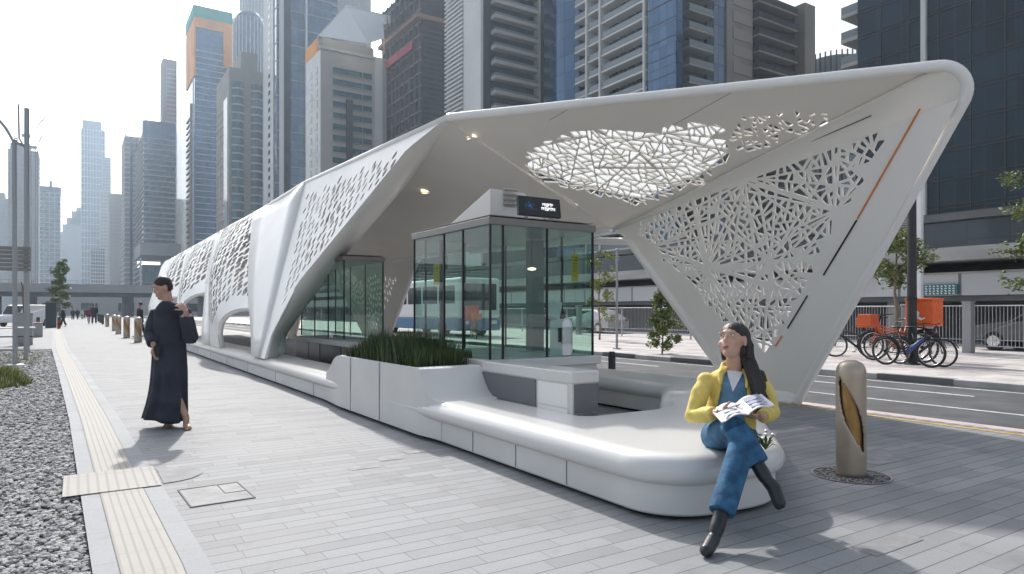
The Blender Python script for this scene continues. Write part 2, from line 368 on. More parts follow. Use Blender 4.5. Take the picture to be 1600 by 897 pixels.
for k in range(260): y = -6 + k * .16; mb.add([(8.705, y, .004), (8.85, y, .004), (8.85, y + .085, .004), (8.705, y + .085, .004)], [(0, 1, 2, 3)])
tag(mb.build('kerb_tactile', M_seam), kind='structure')
mb = MB()
for x, w in ((11.15, .05), (14.1, .05), (9.45, .05)): mb.add([(x, -40, -.114), (x + w * 1.6, -40, -.114), (x + w * 1.6, 200, -.114), (x, 200, -.114)], [(0, 1, 2, 3)])
for k in range(16): y = -9.5 + k * 7.5; mb.add([(12.9, y, -.114), (13.0, y, -.114), (13.0, y + 4.5, -.114), (12.9, y + 4.5, -.114)], [(0, 1, 2, 3)])
tag(mb.build('lane_markings', M_white), kind='structure')
mb = MB()
for x in (16.5, 17.9, 19.6, 21.4): mb.add([(x, -40, .004), (x + .22, -40, .004), (x + .22, 120, .004), (x, 120, .004)], [(0, 1, 2, 3)])
tag(mb.build('far_pavement_bands', mat('pink_paver', (.42, .36, .35), .8, var=.2, vscale=2)), kind='structure')
# gravel bed
M_gravel = mat('gravel', (.30, .30, .305), .9, var=.6, vscale=38, bump=1.0, bscale=45)
strip('gravel_bed', -60, xe, [-8, 0, 2, 4, 5, 6, 7, 8, 9, 10, 12, 14, 16, 18, 21, 25, 29], -.03, M_gravel)
mb = MB(); rg = random.Random(3); n = 0
ico = [(0, 0, 1), (.894, 0, .447), (.276, .851, .447), (-.724, .526, .447), (-.724, -.526, .447), (.276, -.851, .447), (.724, .526, -.447), (-.276, .851, -.447), (-.894, 0, -.447), (-.276, -.851, -.447), (.724, -.526, -.447), (0, 0, -1)]
icf = [(0, 1, 2), (0, 2, 3), (0, 3, 4), (0, 4, 5), (0, 5, 1), (1, 6, 2), (2, 7, 3), (3, 8, 4), (4, 9, 5), (5, 10, 1), (6, 7, 2), (7, 8, 3), (8, 9, 4), (9, 10, 5), (10, 6, 1), (7, 6, 11), (8, 7, 11), (9, 8, 11), (10, 9, 11), (6, 10, 11)]
while n < 26000:
    y = 3.2 + (rg.random() ** 1.7) * 25; w_ = 1.1 + (y - 3.2) * .14
    x = xe(y) - .012 - rg.random() * w_
    s = rg.uniform(.009, .024) * (1 + (y - 3.2) * .045); a = rg.random() * 6.28; ca, sa = math.cos(a), math.sin(a)
    sx, sy, sz = s * rg.uniform(.8, 1.4), s * rg.uniform(.6, 1), s * rg.uniform(.4, .75)
    vs = []
    for p in ico:
        q = rg.uniform(.8, 1.15); vx, vy = p[0] * sx * q, p[1] * sy * q
        vs.append((x + vx * ca - vy * sa, y + vx * sa + vy * ca, -.022 + rg.random() * .001 + p[2] * sz * q + s * .25))
    mb.mi(rg.choice((0, 0, 1, 2))); mb.add(vs, icf); n += 1
tag(mb.build('gravel_stones', [mat('pebble_mid', (.34, .34, .345), .85), mat('pebble_dark', (.19, .19, .195), .85), mat('pebble_pale', (.48, .475, .465), .85)]),
    'loose grey gravel filling the bed beside the pale path', 'gravel', kind='stuff')

# ================================================================== haze
mb = MB(); mb.box((-1250, -290, -2), (1250, 1400, 300))
hz = mb.build('haze', bpy.data.materials.new('haze')); tag(hz, 'thin pale haze filling the air between the far towers', 'haze', kind='stuff')
hm = hz.data.materials[0]; hm.use_nodes = True; hm.node_tree.nodes.clear()
pv = hm.node_tree.nodes.new('ShaderNodeVolumePrincipled'); ho = hm.node_tree.nodes.new('ShaderNodeOutputMaterial')
pv.inputs['Color'].default_value = (.66, .82, 1.0, 1); pv.inputs['Density'].default_value = .00045; pv.inputs['Anisotropy'].default_value = .4
hm.node_tree.links.new(pv.outputs[0], ho.inputs['Volume'])

# ================================================================== perforated panels
def inpoly(p, poly):
    x, y = p; c = False; j = len(poly) - 1
    for i in range(len(poly)):
        xi, yi = poly[i]; xj, yj = poly[j]
        if (yi > y) != (yj > y) and x < (xj - xi) * (y - yi) / (yj - yi) + xi: c = not c
        j = i
    return c
def area2(poly): return .5 * sum(poly[i][0] * poly[(i + 1) % len(poly)][1] - poly[(i + 1) % len(poly)][0] * poly[i][1] for i in range(len(poly)))
def chaikin(p, k=1, q=.22):
    for _ in range(k):
        o = []
        for i in range(len(p)):
            a, b = p[i], p[(i + 1) % len(p)]
            o.append((a[0] + (b[0] - a[0]) * q, a[1] + (b[1] - a[1]) * q)); o.append((a[0] + (b[0] - a[0]) * (1 - q), a[1] + (b[1] - a[1]) * (1 - q)))
        p = o
    return p
def poisson(poly, d, rg, tries=4000, dens=None):
    xs = [p[0] for p in poly]; ys = [p[1] for p in poly]; pts = []; grid = {}
    for _ in range(tries):
        p = (rg.uniform(min(xs), max(xs)), rg.uniform(min(ys), max(ys)))
        if not inpoly(p, poly): continue
        dd = d * (dens(p) if dens else 1)
        gx, gy = int(p[0] / d), int(p[1] / d); ok = True
        for i in range(gx - 2, gx + 3):
            for j in range(gy - 2, gy + 3):
                for q in grid.get((i, j), ()):
                    if (q[0] - p[0]) ** 2 + (q[1] - p[1]) ** 2 < dd * dd: ok = False; break
                if not ok: break
            if not ok: break
        if ok: pts.append(p); grid.setdefault((gx, gy), []).append(p)
    return pts
def tri_holes(region, d, w, rg, tries=5000):
    pts = poisson(region, d, rg, tries)
    v, e, f, *_ = delaunay_2d_cdt([Vector(p) for p in pts], [], [], 0, 1e-6)
    out = []
    for t in f:
        if len(t) != 3: continue
        P = [v[i] for i in t]; a, b, c = (P[1] - P[2]).length, (P[0] - P[2]).length, (P[0] - P[1]).length
        s = (a + b + c) / 2; ar = abs(area2([(p.x, p.y) for p in P])); ir = ar / s
        ic = (P[0] * a + P[1] * b + P[2] * c) / (a + b + c); k = 1 - w * rg.uniform(.7, 1.4) / ir
        if k < .22 or rg.random() < .04: continue
        q = [tuple(ic + (p - ic) * k) for p in P]
        if not all(inpoly(p, region) for p in q): continue
        out.append(chaikin([(x[0], x[1]) for x in q], 1, .1))
    return out
def inset_convex(poly, w):
    if area2(poly) < 0: poly = poly[::-1]
    out = list(poly); n = len(poly)
    for i in range(n):
        a, b = poly[i], poly[(i + 1) % n]; dx, dy = b[0] - a[0], b[1] - a[1]; L_ = math.hypot(dx, dy)
        if L_ < 1e-9: continue
        nx, ny = -dy / L_, dx / L_; c = nx * a[0] + ny * a[1] + w; q = []
        for j in range(len(out)):
            p, r = out[j], out[(j + 1) % len(out)]; dp = nx * p[0] + ny * p[1] - c; dr = nx * r[0] + ny * r[1] - c
            if dp >= 0: q.append(p)
            if (dp >= 0) != (dr >= 0): t = dp / (dp - dr); q.append((p[0] + (r[0] - p[0]) * t, p[1] + (r[1] - p[1]) * t))
        out = q
        if len(out) < 3: return []
    return out
def split_poly(poly, P, a):
    nx, ny = -math.sin(a), math.cos(a); c = nx * P[0] + ny * P[1]; A_, B_ = [], []
    for j in range(len(poly)):
        p, r = poly[j], poly[(j + 1) % len(poly)]; dp = nx * p[0] + ny * p[1] - c; dr = nx * r[0] + ny * r[1] - c
        (A_ if dp >= 0 else B_).append(p)
        if (dp >= 0) != (dr >= 0):
            t = dp / (dp - dr); q = (p[0] + (r[0] - p[0]) * t, p[1] + (r[1] - p[1]) * t); A_.append(q); B_.append(q)
    return [x for x in (A_, B_) if len(x) >= 3]
def web_holes(region, nglobal, amax, w, rg, angs=None, drop=.04, minin=.0, wfun=None, stretch=1.0):
    """irregular web: long crossing ribs first, then shorter ones inside the cells that are still large"""
    reg = [(p[0], p[1] * stretch) for p in region]
    xs = [p[0] for p in reg]; ys = [p[1] for p in reg]; cells = [[(min(xs), min(ys)), (max(xs), min(ys)), (max(xs), max(ys)), (min(xs), max(ys))]]
    hubs = poisson(reg, (max(xs) - min(xs)) / 4.2, rg, 600)
    for k in range(nglobal):
        h = rg.choice(hubs); P = (h[0] + rg.gauss(0, .02), h[1] + rg.gauss(0, .02)); a = rg.uniform(0, math.pi) if angs is None else rg.gauss(rg.choice(angs), .3); nc = []
        for c in cells:                              # a rib runs some way out from its hub, not for ever
            mx = sum(p[0] for p in c) / len(c) - P[0]; my = sum(p[1] for p in c) / len(c) - P[1]
            nc += split_poly(c, P, a) if math.hypot(mx, my) < (max(xs) - min(xs)) * .3 else [c]
        cells = nc
    out = []; stack = cells
    while stack:
        c = stack.pop()
        if abs(area2(c)) > amax * rg.uniform(.6, 1.5):
            mx = sum(p[0] for p in c) / len(c); my = sum(p[1] for p in c) / len(c)
            # cut across the long side
            best = max(((c[i], c[j]) for i in range(len(c)) for j in range(i)), key=lambda q: (q[0][0] - q[1][0]) ** 2 + (q[0][1] - q[1][1]) ** 2)
            a = math.atan2(best[1][1] - best[0][1], best[1][0] - best[0][0]) + math.pi / 2 + rg.gauss(0, .55)
            stack += split_poly(c, (mx, my), a)
        else: out.append(c)
    res = []
    for c in out:
        if rg.random() < drop: continue
        mx = sum(p[0] for p in c) / len(c); my = sum(p[1] for p in c) / len(c)
        q = inset_convex(c, w * rg.uniform(.75, 1.35) * (wfun((mx, my / stretch)) if wfun else 1))
        if len(q) < 3 or abs(area2(q)) < amax * .06: continue
        q2 = []
        for p in q:
            if not q2 or math.hypot(p[0] - q2[-1][0], p[1] - q2[-1][1]) > .006: q2.append(p)
        if len(q2) > 3 and math.hypot(q2[0][0] - q2[-1][0], q2[0][1] - q2[-1][1]) < .006: q2.pop()
        if len(q2) < 3: continue
        q = [(p[0], p[1] / stretch) for p in chaikin(q2, 1, .13)]
        if all(inpoly(p, region) for p in q): res.append(q)
    return res
def slot_holes(region, dx, dl, w, h, lean, rg, curve=0.0, drop=.06):
    """staggered lens-shaped slots; region in (y, l), lean in y per l"""
    xs = [p[0] for p in region]; ls = [p[1] for p in region]; out = []; r = 0; l = min(ls)
    while l < max(ls):
        x = min(xs) - 8 + (r % 2) * dx / 2
        while x < max(xs) + 8:
            cx_ = x + lean * l + rg.gauss(0, dx * .07); cl = l + rg.gauss(0, dl * .09); x += dx
            if rg.random() < drop or not inpoly((cx_, cl), region): continue
            k = .75 + .5 * (noise.noise(Vector((cx_ * .9, cl * 4, 3))) + .5) + rg.uniform(-.12, .12)
            ww, hh = w * k * .5, h * (.8 + .35 * rg.random()) * .5; tilt = lean + rg.gauss(0, .16)
            q = []
            for t, s_ in ((-1, 0), (-.6, .75), (0, 1), (.65, .7), (1, 0), (.6, -.75), (0, -1), (-.65, -.7)): q.append((cx_ + s_ * ww + tilt * t * hh, cl + t * hh))
            if all(inpoly(p, region) for p in q): out.append(q)
        l += dl * .5; r += 1
    return out
def cell_holes(region, d, rg, ax=1.0, ay=1.0, shear=0.0, w=.02, tries=9000, smooth=2, drop=.0):
    """holes from the cells of a stretched point set"""
    f_ = lambda p: (p[0] / ax - shear * p[1] / ay, p[1] / ay); g_ = lambda p: ((p[0] + shear * p[1]) * ax, p[1] * ay)
    reg = [f_(p) for p in region]; pts = poisson(reg, d, rg, tries)
    v, e, f, *_ = delaunay_2d_cdt([Vector(p) for p in pts], [], [], 0, 1e-6)
    cc = {}; adj = {}
    for fi, t in enumerate(f):
        if len(t) != 3: continue
        A, B, C = (v[i] for i in t); D = 2 * (A.x * (B.y - C.y) + B.x * (C.y - A.y) + C.x * (A.y - B.y))
        if abs(D) < 1e-9: continue
        a2, b2, c2 = A.length_squared, B.length_squared, C.length_squared
        cc[fi] = ((a2 * (B.y - C.y) + b2 * (C.y - A.y) + c2 * (A.y - B.y)) / D, (a2 * (C.x - B.x) + b2 * (A.x - C.x) + c2 * (B.x - A.x)) / D)
        for i in t: adj.setdefault(i, []).append(fi)
    out = []
    for i, fs in adj.items():
        cs = [cc[k] for k in fs if k in cc]
        if len(cs) < 4 or rg.random() < drop: continue
        p = v[i]; cs.sort(key=lambda c: math.atan2(c[1] - p.y, c[0] - p.x))
        if any((c[0] - p.x) ** 2 + (c[1] - p.y) ** 2 > (1.3 * d) ** 2 for c in cs): continue
        mx = sum(c[0] for c in cs) / len(cs); my = sum(c[1] for c in cs) / len(cs)
        r = min(math.hypot(c[0] - mx, c[1] - my) for c in cs); k = max(.2, 1 - w / (d * .5)) * rg.uniform(.86, 1.04)
        q = [(mx + (c[0] - mx) * k, my + (c[1] - my) * k) for c in cs]
        q = [g_(c) for c in chaikin(q, smooth)]
        if all(inpoly(c, region) for c in q): out.append(q)
    return out
def panel(name, outline, holes, mapf, m, parent, thick=.06, grid=0, soff=-1):
    if area2(outline) < 0: outline = outline[::-1]
    vs = [Vector(p) for p in outline]; faces = [list(range(len(outline)))]
    for h in holes:
        if area2(h) < 0: h = h[::-1]
        faces.append(list(range(len(vs), len(vs) + len(h)))); vs += [Vector(p) for p in h]
    if grid:
        xs = [p[0] for p in outline]; ys = [p[1] for p in outline]; x = min(xs) + grid / 2
        while x < max(xs):
            y = min(ys) + grid / 2
            while y < max(ys):
                if inpoly((x, y), outline) and not any(inpoly((x, y), h) for h in holes if abs(h[0][0] - x) < 1 and abs(h[0][1] - y) < 1): vs.append(Vector((x, y)))
                y += grid
            x += grid
    v, e, f, ov, oe, of = delaunay_2d_cdt(vs, [], faces, 1, 1e-6)
    keep = [t for t, o_ in zip(f, of) if list(o_) == [0]]
    mb = MB(); mb.add([mapf(p.x, p.y) for p in v], keep)
    used = sorted({i_ for t in keep for i_ in t}); ix = {a: k for k, a in enumerate(used)}
    V = [Vector(mapf(v[i_].x, v[i_].y)) for i_ in used]; F_ = [[ix[i_] for i_ in t] for t in keep]
    nr = [Vector((0, 0, 0)) for _ in V]; ed = {}
    for t in F_:
        nn = (V[t[1]] - V[t[0]]).cross(V[t[2]] - V[t[0]])
        for a in t: nr[a] += nn
        for a, b in zip(t, t[1:] + t[:1]):
            if (b, a) in ed: del ed[(b, a)]
            else: ed[(a, b)] = 1
    o0 = 0 if soff < 0 else thick; o1 = -thick if soff < 0 else 0
    nr = [q.normalized() if q.length > 0 else q for q in nr]; n = len(V)
    A_ = [V[k] + nr[k] * o0 for k in range(n)]; B_ = [V[k] + nr[k] * o1 for k in range(n)]
    vs2 = A_ + B_; fs2 = F_ + [[n + a for a in reversed(t)] for t in F_]
    for (a, b) in ed:
        k = len(vs2); vs2 += [A_[a], A_[b], B_[b], B_[a]]; fs2.append([k + 1, k, k + 3, k + 2])
    me = bpy.data.meshes.new(name); me.from_pydata(vs2, [], fs2); me.materials.append(m)
    for p in me.polygons: p.use_smooth = True
    o = bpy.data.objects.new(name, me); COL.objects.link(o); o.parent = parent
    return o

# ================================================================== THE SHELTER
shelter = thing('transit_shelter', 'long white sculpted transit shelter with perforated canopy, built-in bench and planter', 'shelter')
RZ = 4.25; WH = RZ - .42; pA = W(700, 184, (RZ - 1.35) * FPX / 302); pB = W(1541, 95, 7.49); pW = Vector((8.45, 9.64, 2.88))
FOOTN = Vector((8.78, 6.05, 0)); FOOTF = Vector((8.78, 7.0, 0))
XW = lambda z: 8.80 - .12 * z                        # leaning plane of the far wall
YEND = 43.0
def xr(y):                                          # ridge
    if y < 15.4: return pA.x + (4.36 - pA.x) * max(0, min(1, (y - pA.y) / (15.4 - pA.y)))
    return min(4.46, 4.36 + .02 * (y - 15.4))
def wallmap(y, l, out=0.0):                          # near wall: l runs up the wall from the sill (0) to the ridge (1)
    z = .42 + l * WH; x0 = 3.06; x = x0 + (xr(y) - x0) * l
    k = 0 if y < 14.7 else 1
    # each bay swells outward between the raked columns
    if k:
        ph = ((y - 6.3 * l - 14.9) / 6.7); fr_ = ph - math.floor(ph)
        sw = max(0, math.sin(math.pi * min(1, fr_ / .80))) if fr_ < .80 else 0
        x -= (.10 + .42 * sw * (1 if ph > 0 else 0)) * math.sin(math.pi * min(1, l * .93)) ** .8 * min(1, (y - 14.7) / 2)
    return Vector((x - out, y, z))
# --- first bay: the big sunlit triangle between column and front corner
def onwall(u, v):                                    # pixel -> (y, l) on the plain near wall
    lo, hi = 3.0, 40.0; d = W(u, v, 1) - Vector((0, 0, CAMH))
    for _ in range(50):
        t = (lo + hi) / 2; p = Vector((0, 0, CAMH)) + d * t; l = (p.z - .42) / WH
        if p.x > 3.06 + (xr(p.y) - 3.06) * l: hi = t
        else: lo = t
    return (p.y, l)
edge = [onwall(*q) for q in ((412, 508), (466, 444), (520, 378), (580, 305), (638, 234))]
edge = edge[1:]
outl = [(14.0, 0.0), (13.6, 0.0), (13.75, .12)] + edge + [(pA.y, 1.0), (12, 1.0), (15.4, 1.0)]
reg = [(13.80, .22), (15.0, .93)] + [onwall(*q) for q in ((560, 262), (630, 232), (628, 246), (572, 312), (512, 385), (462, 445))]
rg = random.Random(11)
holes = slot_holes(reg, .27, .078, .105, .046, -1.5, rg, drop=.05)
panel('front_lattice', outl, holes, wallmap, M_shell, shelter, .014, grid=0)
# --- facet between first bay and the next one
facet = MB()
F = [wallmap(13.75, 0.02), wallmap(14.46, 1.0), wallmap(17.2, 1.0), wallmap(20.2, 1.0), wallmap(14.62, .02)]
N_ = 10
for i in range(N_):
    l0, l1 = i / N_, (i + 1) / N_
    def row(l):
        a = wallmap(14.0 + 1.4 * l, l); b = wallmap(14.62 + 6.3 * l, l); mid = (a + b) / 2 + Vector((.10 * l * (1.6 - l), 0, 0))
        return [a, a.lerp(mid, .5) + Vector((.02 * l, 0, 0)), mid, mid.lerp(b, .5), b]
    r0, r1 = row(l0), row(l1)
    facet.add(r0 + r1, [(j, j + 1, j + 6, j + 5) for j in range(4)])
facet.build('column_facet', M_shell, shelter, smooth='all', solid=.05)
# --- raked bays with arches
def bay(y0, y1, arch, d, first):
    s = 6.3                                          # rake at the ridge
    def mp(a, l): return wallmap(a + s * l, l)
    out = [(y0, 0)]
    if arch:
        a0, a1, h = arch
        n = 14; pts = []
        for k in range(n + 1):
            th = math.pi * k / n; yy = (a0 + a1) / 2 - (a1 - a0) / 2 * math.cos(th); l = h * math.sin(th) ** .75
            pts.append((yy - s * l, l))
        out = [(y0, 0)] + pts + [(y1, 0), (y1, 1.0), (y0, 1.0)]
    else: out = [(y0, 0), (y1, 0), (y1, 1), (y0, 1)]
    rg = random.Random(int(y0 * 10))
    m_ = .16
    reg = [(y0 + m_, .10), (y0 + 3.3 - m_, .9)] if 0 else [(y0 + m_ * .6, .16)]
    if arch:
        reg = [(y0 + m_ * .6, .12)] + [(p[0] + (.0), p[1] + .07) for p in pts[1:-1]] + [(y1 - .1, .10), (y1 - .15, .985), (y0 + m_, .985)]
        # keep it simple polygon: the left end of the region stays left of the arch
        reg[0] = (min(y0 + .1, pts[1][0]), .11)
    q_ = d / .62; holes = slot_holes(reg, .34 * q_, .064 * q_ ** .5, .20 * q_, .042 * q_ ** .5, -6.5, rg, drop=.02)
    panel('bay_lattice', out, holes, mp, M_shell, shelter, .014, grid=.45 if first else .6)
    # ring around the arch
    if arch:
        mb = MB(); P = [wallmap(p[0] + s * p[1], p[1], .0) for p in pts]
        mb.tube([p + Vector((.06, 0, 0)) for p in P], .075, 8, ell=(1, .7)); mb.build('arch_rim', M_shell, shelter, smooth='all')
def colstrip(y0, y1):
    mb = MB(); n = 12; s = 6.3
    for i in range(n):
        for j in range(4):
            q = []
            for (jj, ii) in ((j, i), (j + 1, i), (j + 1, i + 1), (j, i + 1)):
                l = ii / n; yy = y0 + (y1 - y0) * jj / 4; p = wallmap(yy + s * l, l); p.x += .05 * math.sin(math.pi * jj / 4)
                q.append(p)
            mb.quad(*q)
    mb.build('column_facet', M_shell, shelter, smooth='all', solid=.05)
bay(14.6, 19.9, (14.85, 18.5, .26), .62, True); colstrip(19.9, 21.3)
bay(21.3, 27.0, (21.7, 26.5, .40), .78, False); colstrip(27.0, 28.3)
bay(28.3, 33.8, (28.8, 33.2, .40), 1.1, False); colstrip(33.8, 35.2)
bay(35.2, YEND - 5.6, None, 1.5, False)
# --- deep rim of the first opening
inner = [(437, 556), (439, 525), (462, 492), (500, 441), (540, 390), (580, 344), (617, 301), (650, 259), (690, 216), (724, 190)]
def oninner(u, v):
    lo, hi = 3.0, 40.0; d = W(u, v, 1) - Vector((0, 0, CAMH))
    for _ in range(50):
        t = (lo + hi) / 2; p = Vector((0, 0, CAMH)) + d * t; l = (p.z - .42) / WH
        if p.x > 3.40 + (pA.x + .45 - 3.40) * l: hi = t
        else: lo = t
    return p
IN = [oninner(*q) for q in inner]
OUTp = [wallmap(13.6, 0), wallmap(13.75, .12)] + [wallmap(*q) for q in edge] + [pA.copy()]
def resample(P, n):
    L_ = [0]
    for a, b in zip(P, P[1:]): L_.append(L_[-1] + (b - a).length)
    o = []
    for k in range(n):
        s = L_[-1] * k / (n - 1); i = 0
        while i < len(P) - 2 and L_[i + 1] < s: i += 1
        o.append(P[i].lerp(P[i + 1], (s - L_[i]) / max(1e-6, L_[i + 1] - L_[i])))
    return o
a_ = resample(OUTp, 30); b_ = resample(IN, 30)
mb = MB()
for i in range(29):
    rows = []
    for q in (i, i + 1):
        o_, n_ = a_[q], b_[q]; dd = n_ - o_
        rows.append([o_ + Vector((.05, 0, .02)), o_ + Vector((-.012, 0, 0)), o_ + dd * .12 + Vector((-.02, -.02, -.03)), o_ + dd * .5 + Vector((0, -.02, -.05)), o_ + dd * .9 + Vector((.0, 0, -.02)), n_, n_ + Vector((.14, .12, .05))])
    for j in range(6): mb.quad(rows[0][j], rows[0][j + 1], rows[1][j + 1], rows[1][j])
mb.build('opening_rim', M_shell, shelter, smooth=True, solid=.02)
# --- front edge: ridge corner A -> B -> far foot, with a rounded corner at B
def fillet(P, r, n=10):
    o = [P[0]]
    for i in range(1, len(P) - 1):
        a = (P[i - 1] - P[i]).normalized(); b = (P[i + 1] - P[i]).normalized(); rr = r[i - 1]
        ang = a.angle(b); d = rr / math.tan(ang / 2); p1 = P[i] + a * d; p2 = P[i] + b * d
        c = P[i] + (a + b).normalized() * (rr / math.sin(ang / 2))
        for k in range(n + 1):
            q = (p1 - c).normalized().slerp((p2 - c).normalized(), k / n).normalized() * rr; o.append(c + q)
    o.append(P[-1]); return o
FE = fillet([pA, pB, FOOTN], [.30], 22)
B1, B2 = FE[1], FE[-2]
mb = MB(); mb.tube(resample(FE, 220), .065, 12); mb.build('edge_rim', M_shell, shelter, smooth='all')
# foot far edge rim, and the wall-to-eave curve
LE = fillet([FOOTF, Vector((XW(2.62), 9.25, 2.62)), Vector((8.40, 10.6, 2.74)), Vector((8.4, 15.0, 2.86))], [.25, 1.2], 8)
mb = MB(); mb.tube(LE, .07, 10); mb.build('edge_rim', M_shell, shelter, smooth='all')
# --- front roof (plane through A, B and W) with its skylight lattice
nR = (pB - pA).cross(pW - pA).normalized()
def roofz(x, y): return pA.z - ((x - pA.x) * nR.x + (y - pA.y) * nR.y) / nR.z
def rp(u, v): p = rayplane(u, v, pA, nR); return (p.x, p.y)
sky_l = [rp(*q) for q in ((822, 250), (850, 222), (905, 206), (985, 203), (1060, 196), (1122, 192), (1128, 250), (1092, 284), (1000, 320), (900, 296), (832, 275))]
sky_r = [rp(*q) for q in ((1130, 192), (1250, 176), (1292, 186), (1240, 212), (1136, 252))]
rg = random.Random(5)
cxs = sum(p[0] for p in sky_l) / len(sky_l); cys = sum(p[1] for p in sky_l) / len(sky_l)
cxr = sum(p[0] for p in sky_r) / len(sky_r); cyr = sum(p[1] for p in sky_r) / len(sky_r)
H1 = web_holes([(cxs + (p[0] - cxs) * 1.08, cys + (p[1] - cys) * 1.08) for p in sky_l], 46, .030, .0095, rg, drop=.0, stretch=1.35)
H2 = web_holes([(cxr + (p[0] - cxr) * 1.24, cyr + (p[1] - cyr) * 1.34) for p in sky_r], 24, .020, .017, rg, drop=.22, stretch=1.3)
_ctr = lambda h: (sum(p[0] for p in h) / len(h), sum(p[1] for p in h) / len(h))
H2 = [h for h in H2 if not any(math.hypot(_ctr(h)[0] - _ctr(g)[0], _ctr(h)[1] - _ctr(g)[1]) < .17 for g in H1)]
def rmap(x, y): return Vector((x, y, roofz(x, y)))
ro = [(pA.x, pA.y), (B1.x, B1.y), (pW.x, pW.y)]
panel('front_roof', ro, H1 + H2, rmap, M_shellin, shelter, .03, soff=1)
# frosted sheet over the lattice
mfr = bpy.data.materials.new('frosted_sheet'); mfr.use_nodes = True; nt = mfr.node_tree; nt.nodes.clear()
o_ = nt.nodes.new('ShaderNodeOutputMaterial'); tl = nt.nodes.new('ShaderNodeBsdfTranslucent'); tl.inputs[0].default_value = (.66, .68, .68, 1)
df = nt.nodes.new('ShaderNodeBsdfTransparent'); df.inputs[0].default_value = (.9, .9, .9, 1); mx = nt.nodes.new('ShaderNodeMixShader'); mx.inputs[0].default_value = .32
nt.links.new(tl.outputs[0], mx.inputs[1]); nt.links.new(df.outputs[0], mx.inputs[2]); nt.links.new(mx.outputs[0], o_.inputs[0])
cx = sum(p[0] for p in sky_l) / len(sky_l); cy = sum(p[1] for p in sky_l) / len(sky_l)
big = [(cx + (p[0] - cx) * 1.04, cy + (p[1] - cy) * 1.04) for p in sky_l]
mb = MB(); mb.add([Vector((x, y, roofz(x, y) + .14)) for x, y in big], [tuple(range(len(big)))]); mb.build('skylight_sheet', mfr, shelter)
for f0, f1 in ((.30, .25), (.62, .60)):
    a = pA.lerp(pB, f0); b = pA.lerp(pW, f1); a.z = roofz(a.x, a.y) - .003; b.z = roofz(b.x, b.y) - .003; a = a.lerp(b, .02)
    if f0 > .5: b = a.lerp(pW, .9) if 0 else b
    mb = MB(); mb.tube([a, a.lerp(b, .30)], .0035, 4); mb.build('soffit_joint', M_seam, shelter)
# round corner between roof and far wall, fanned from W
mb = MB(); arc = FE[1:-1]
for a, b in zip(arc, arc[1:]):
    for k in range(6):
        mb.quad(a.lerp(pW, k / 6), b.lerp(pW, k / 6), b.lerp(pW, (k + 1) / 6), a.lerp(pW, (k + 1) / 6))
mb.build('roof_corner', M_shellin, shelter, smooth='all', solid=.05)
# --- far wall, leaning, lattice
P2 = (B2.y, B2.z)
def farmap(y, z):
    k = 1 - min(1, max(0, z / 4.1)) if 0 else 0
    base = XW(z); top = B2.x + (XW(2.88) - B2.x) * ((y - B2.y) / (pW.y - B2.y))
    return Vector((base + (0 if z < 2.6 else 0), y, z))
def fw(u, v): p = rayplane(u, v, Vector((8.8, 0, 0)), Vector((1, 0, .12))); return (p.y, p.z)
b2 = fw(1500, 175) if 0 else (B2.y, B2.z)
wo_ = [b2, (FOOTN.y, 0.0), (FOOTF.y, 0.0), (9.25, 2.62), (9.64, 2.88)]
reg = [fw(*q) for q in ((982, 352), (1060, 322), (1150, 285), (1250, 245), (1340, 208), (1383, 200), (1388, 215), (1345, 292), (1262, 442), (1222, 520), (1190, 562), (1165, 540), (1100, 478), (1040, 415))]
rg = random.Random(21)
H3 = web_holes(reg, 64, .0185, .0145, rg, drop=.03)
panel('far_wall', wo_, H3, lambda y, z: farmap(y, z), M_shellin, shelter, .03, grid=0, soff=1)
# thin light slots on the wall
def slot(u0, v0, u1, v1, w, m, name):
    a = Vector((0, *fw(u0, v0))); b = Vector((0, *fw(u1, v1))); a.x = XW(a.z) - .008; b.x = XW(b.z) - .008
    mb = MB(); mb.tube([a, b], w, 6); return mb.build(name, m, shelter)
# (the wall's inner face is thickened towards the camera, so the strips sit just proud of it)
slot(1438, 170, 1340, 342, .012, M_led, 'light_strip'); slot(1339, 344, 1287, 430, .011, M_dark, 'wall_slot')
slot(1262, 462, 1231, 513, .010, M_dark, 'wall_slot'); slot(1222, 525, 1212, 541, .010, M_led, 'light_strip')
slot(1362, 181, 1250, 229, .006, M_dark, 'wall_slot')
# foot: flared block
mb = MB()
def ring(z, y0, y1, x0, x1, n=16):
    o = []
    for k in range(n):
        a = 2 * math.pi * k / n; c, s = math.cos(a), math.sin(a)
        o.append(((x0 + x1) / 2 + (x1 - x0) / 2 * math.copysign(abs(c) ** .6, c), (y0 + y1) / 2 + (y1 - y0) / 2 * math.copysign(abs(s) ** .6, s), z))
    return o
rs = [ring(.0, 6.0, 7.02, 8.70, 8.92), ring(.03, 6.0, 7.02, 8.71, 8.91), ring(.09, 6.03, 7.02, 8.755, 8.86), ring(.2, 6.06, 7.0, 8.79, 8.81)]
mb.add([p for r_ in rs for p in r_], [(i * 16 + k, i * 16 + (k + 1) % 16, (i + 1) * 16 + (k + 1) % 16, (i + 1) * 16 + k) for i in range(3) for k in range(16)] + [tuple(range(16)), tuple(48 + k for k in range(16))])
mb.build('wall_foot', M_shell, shelter, smooth='all')
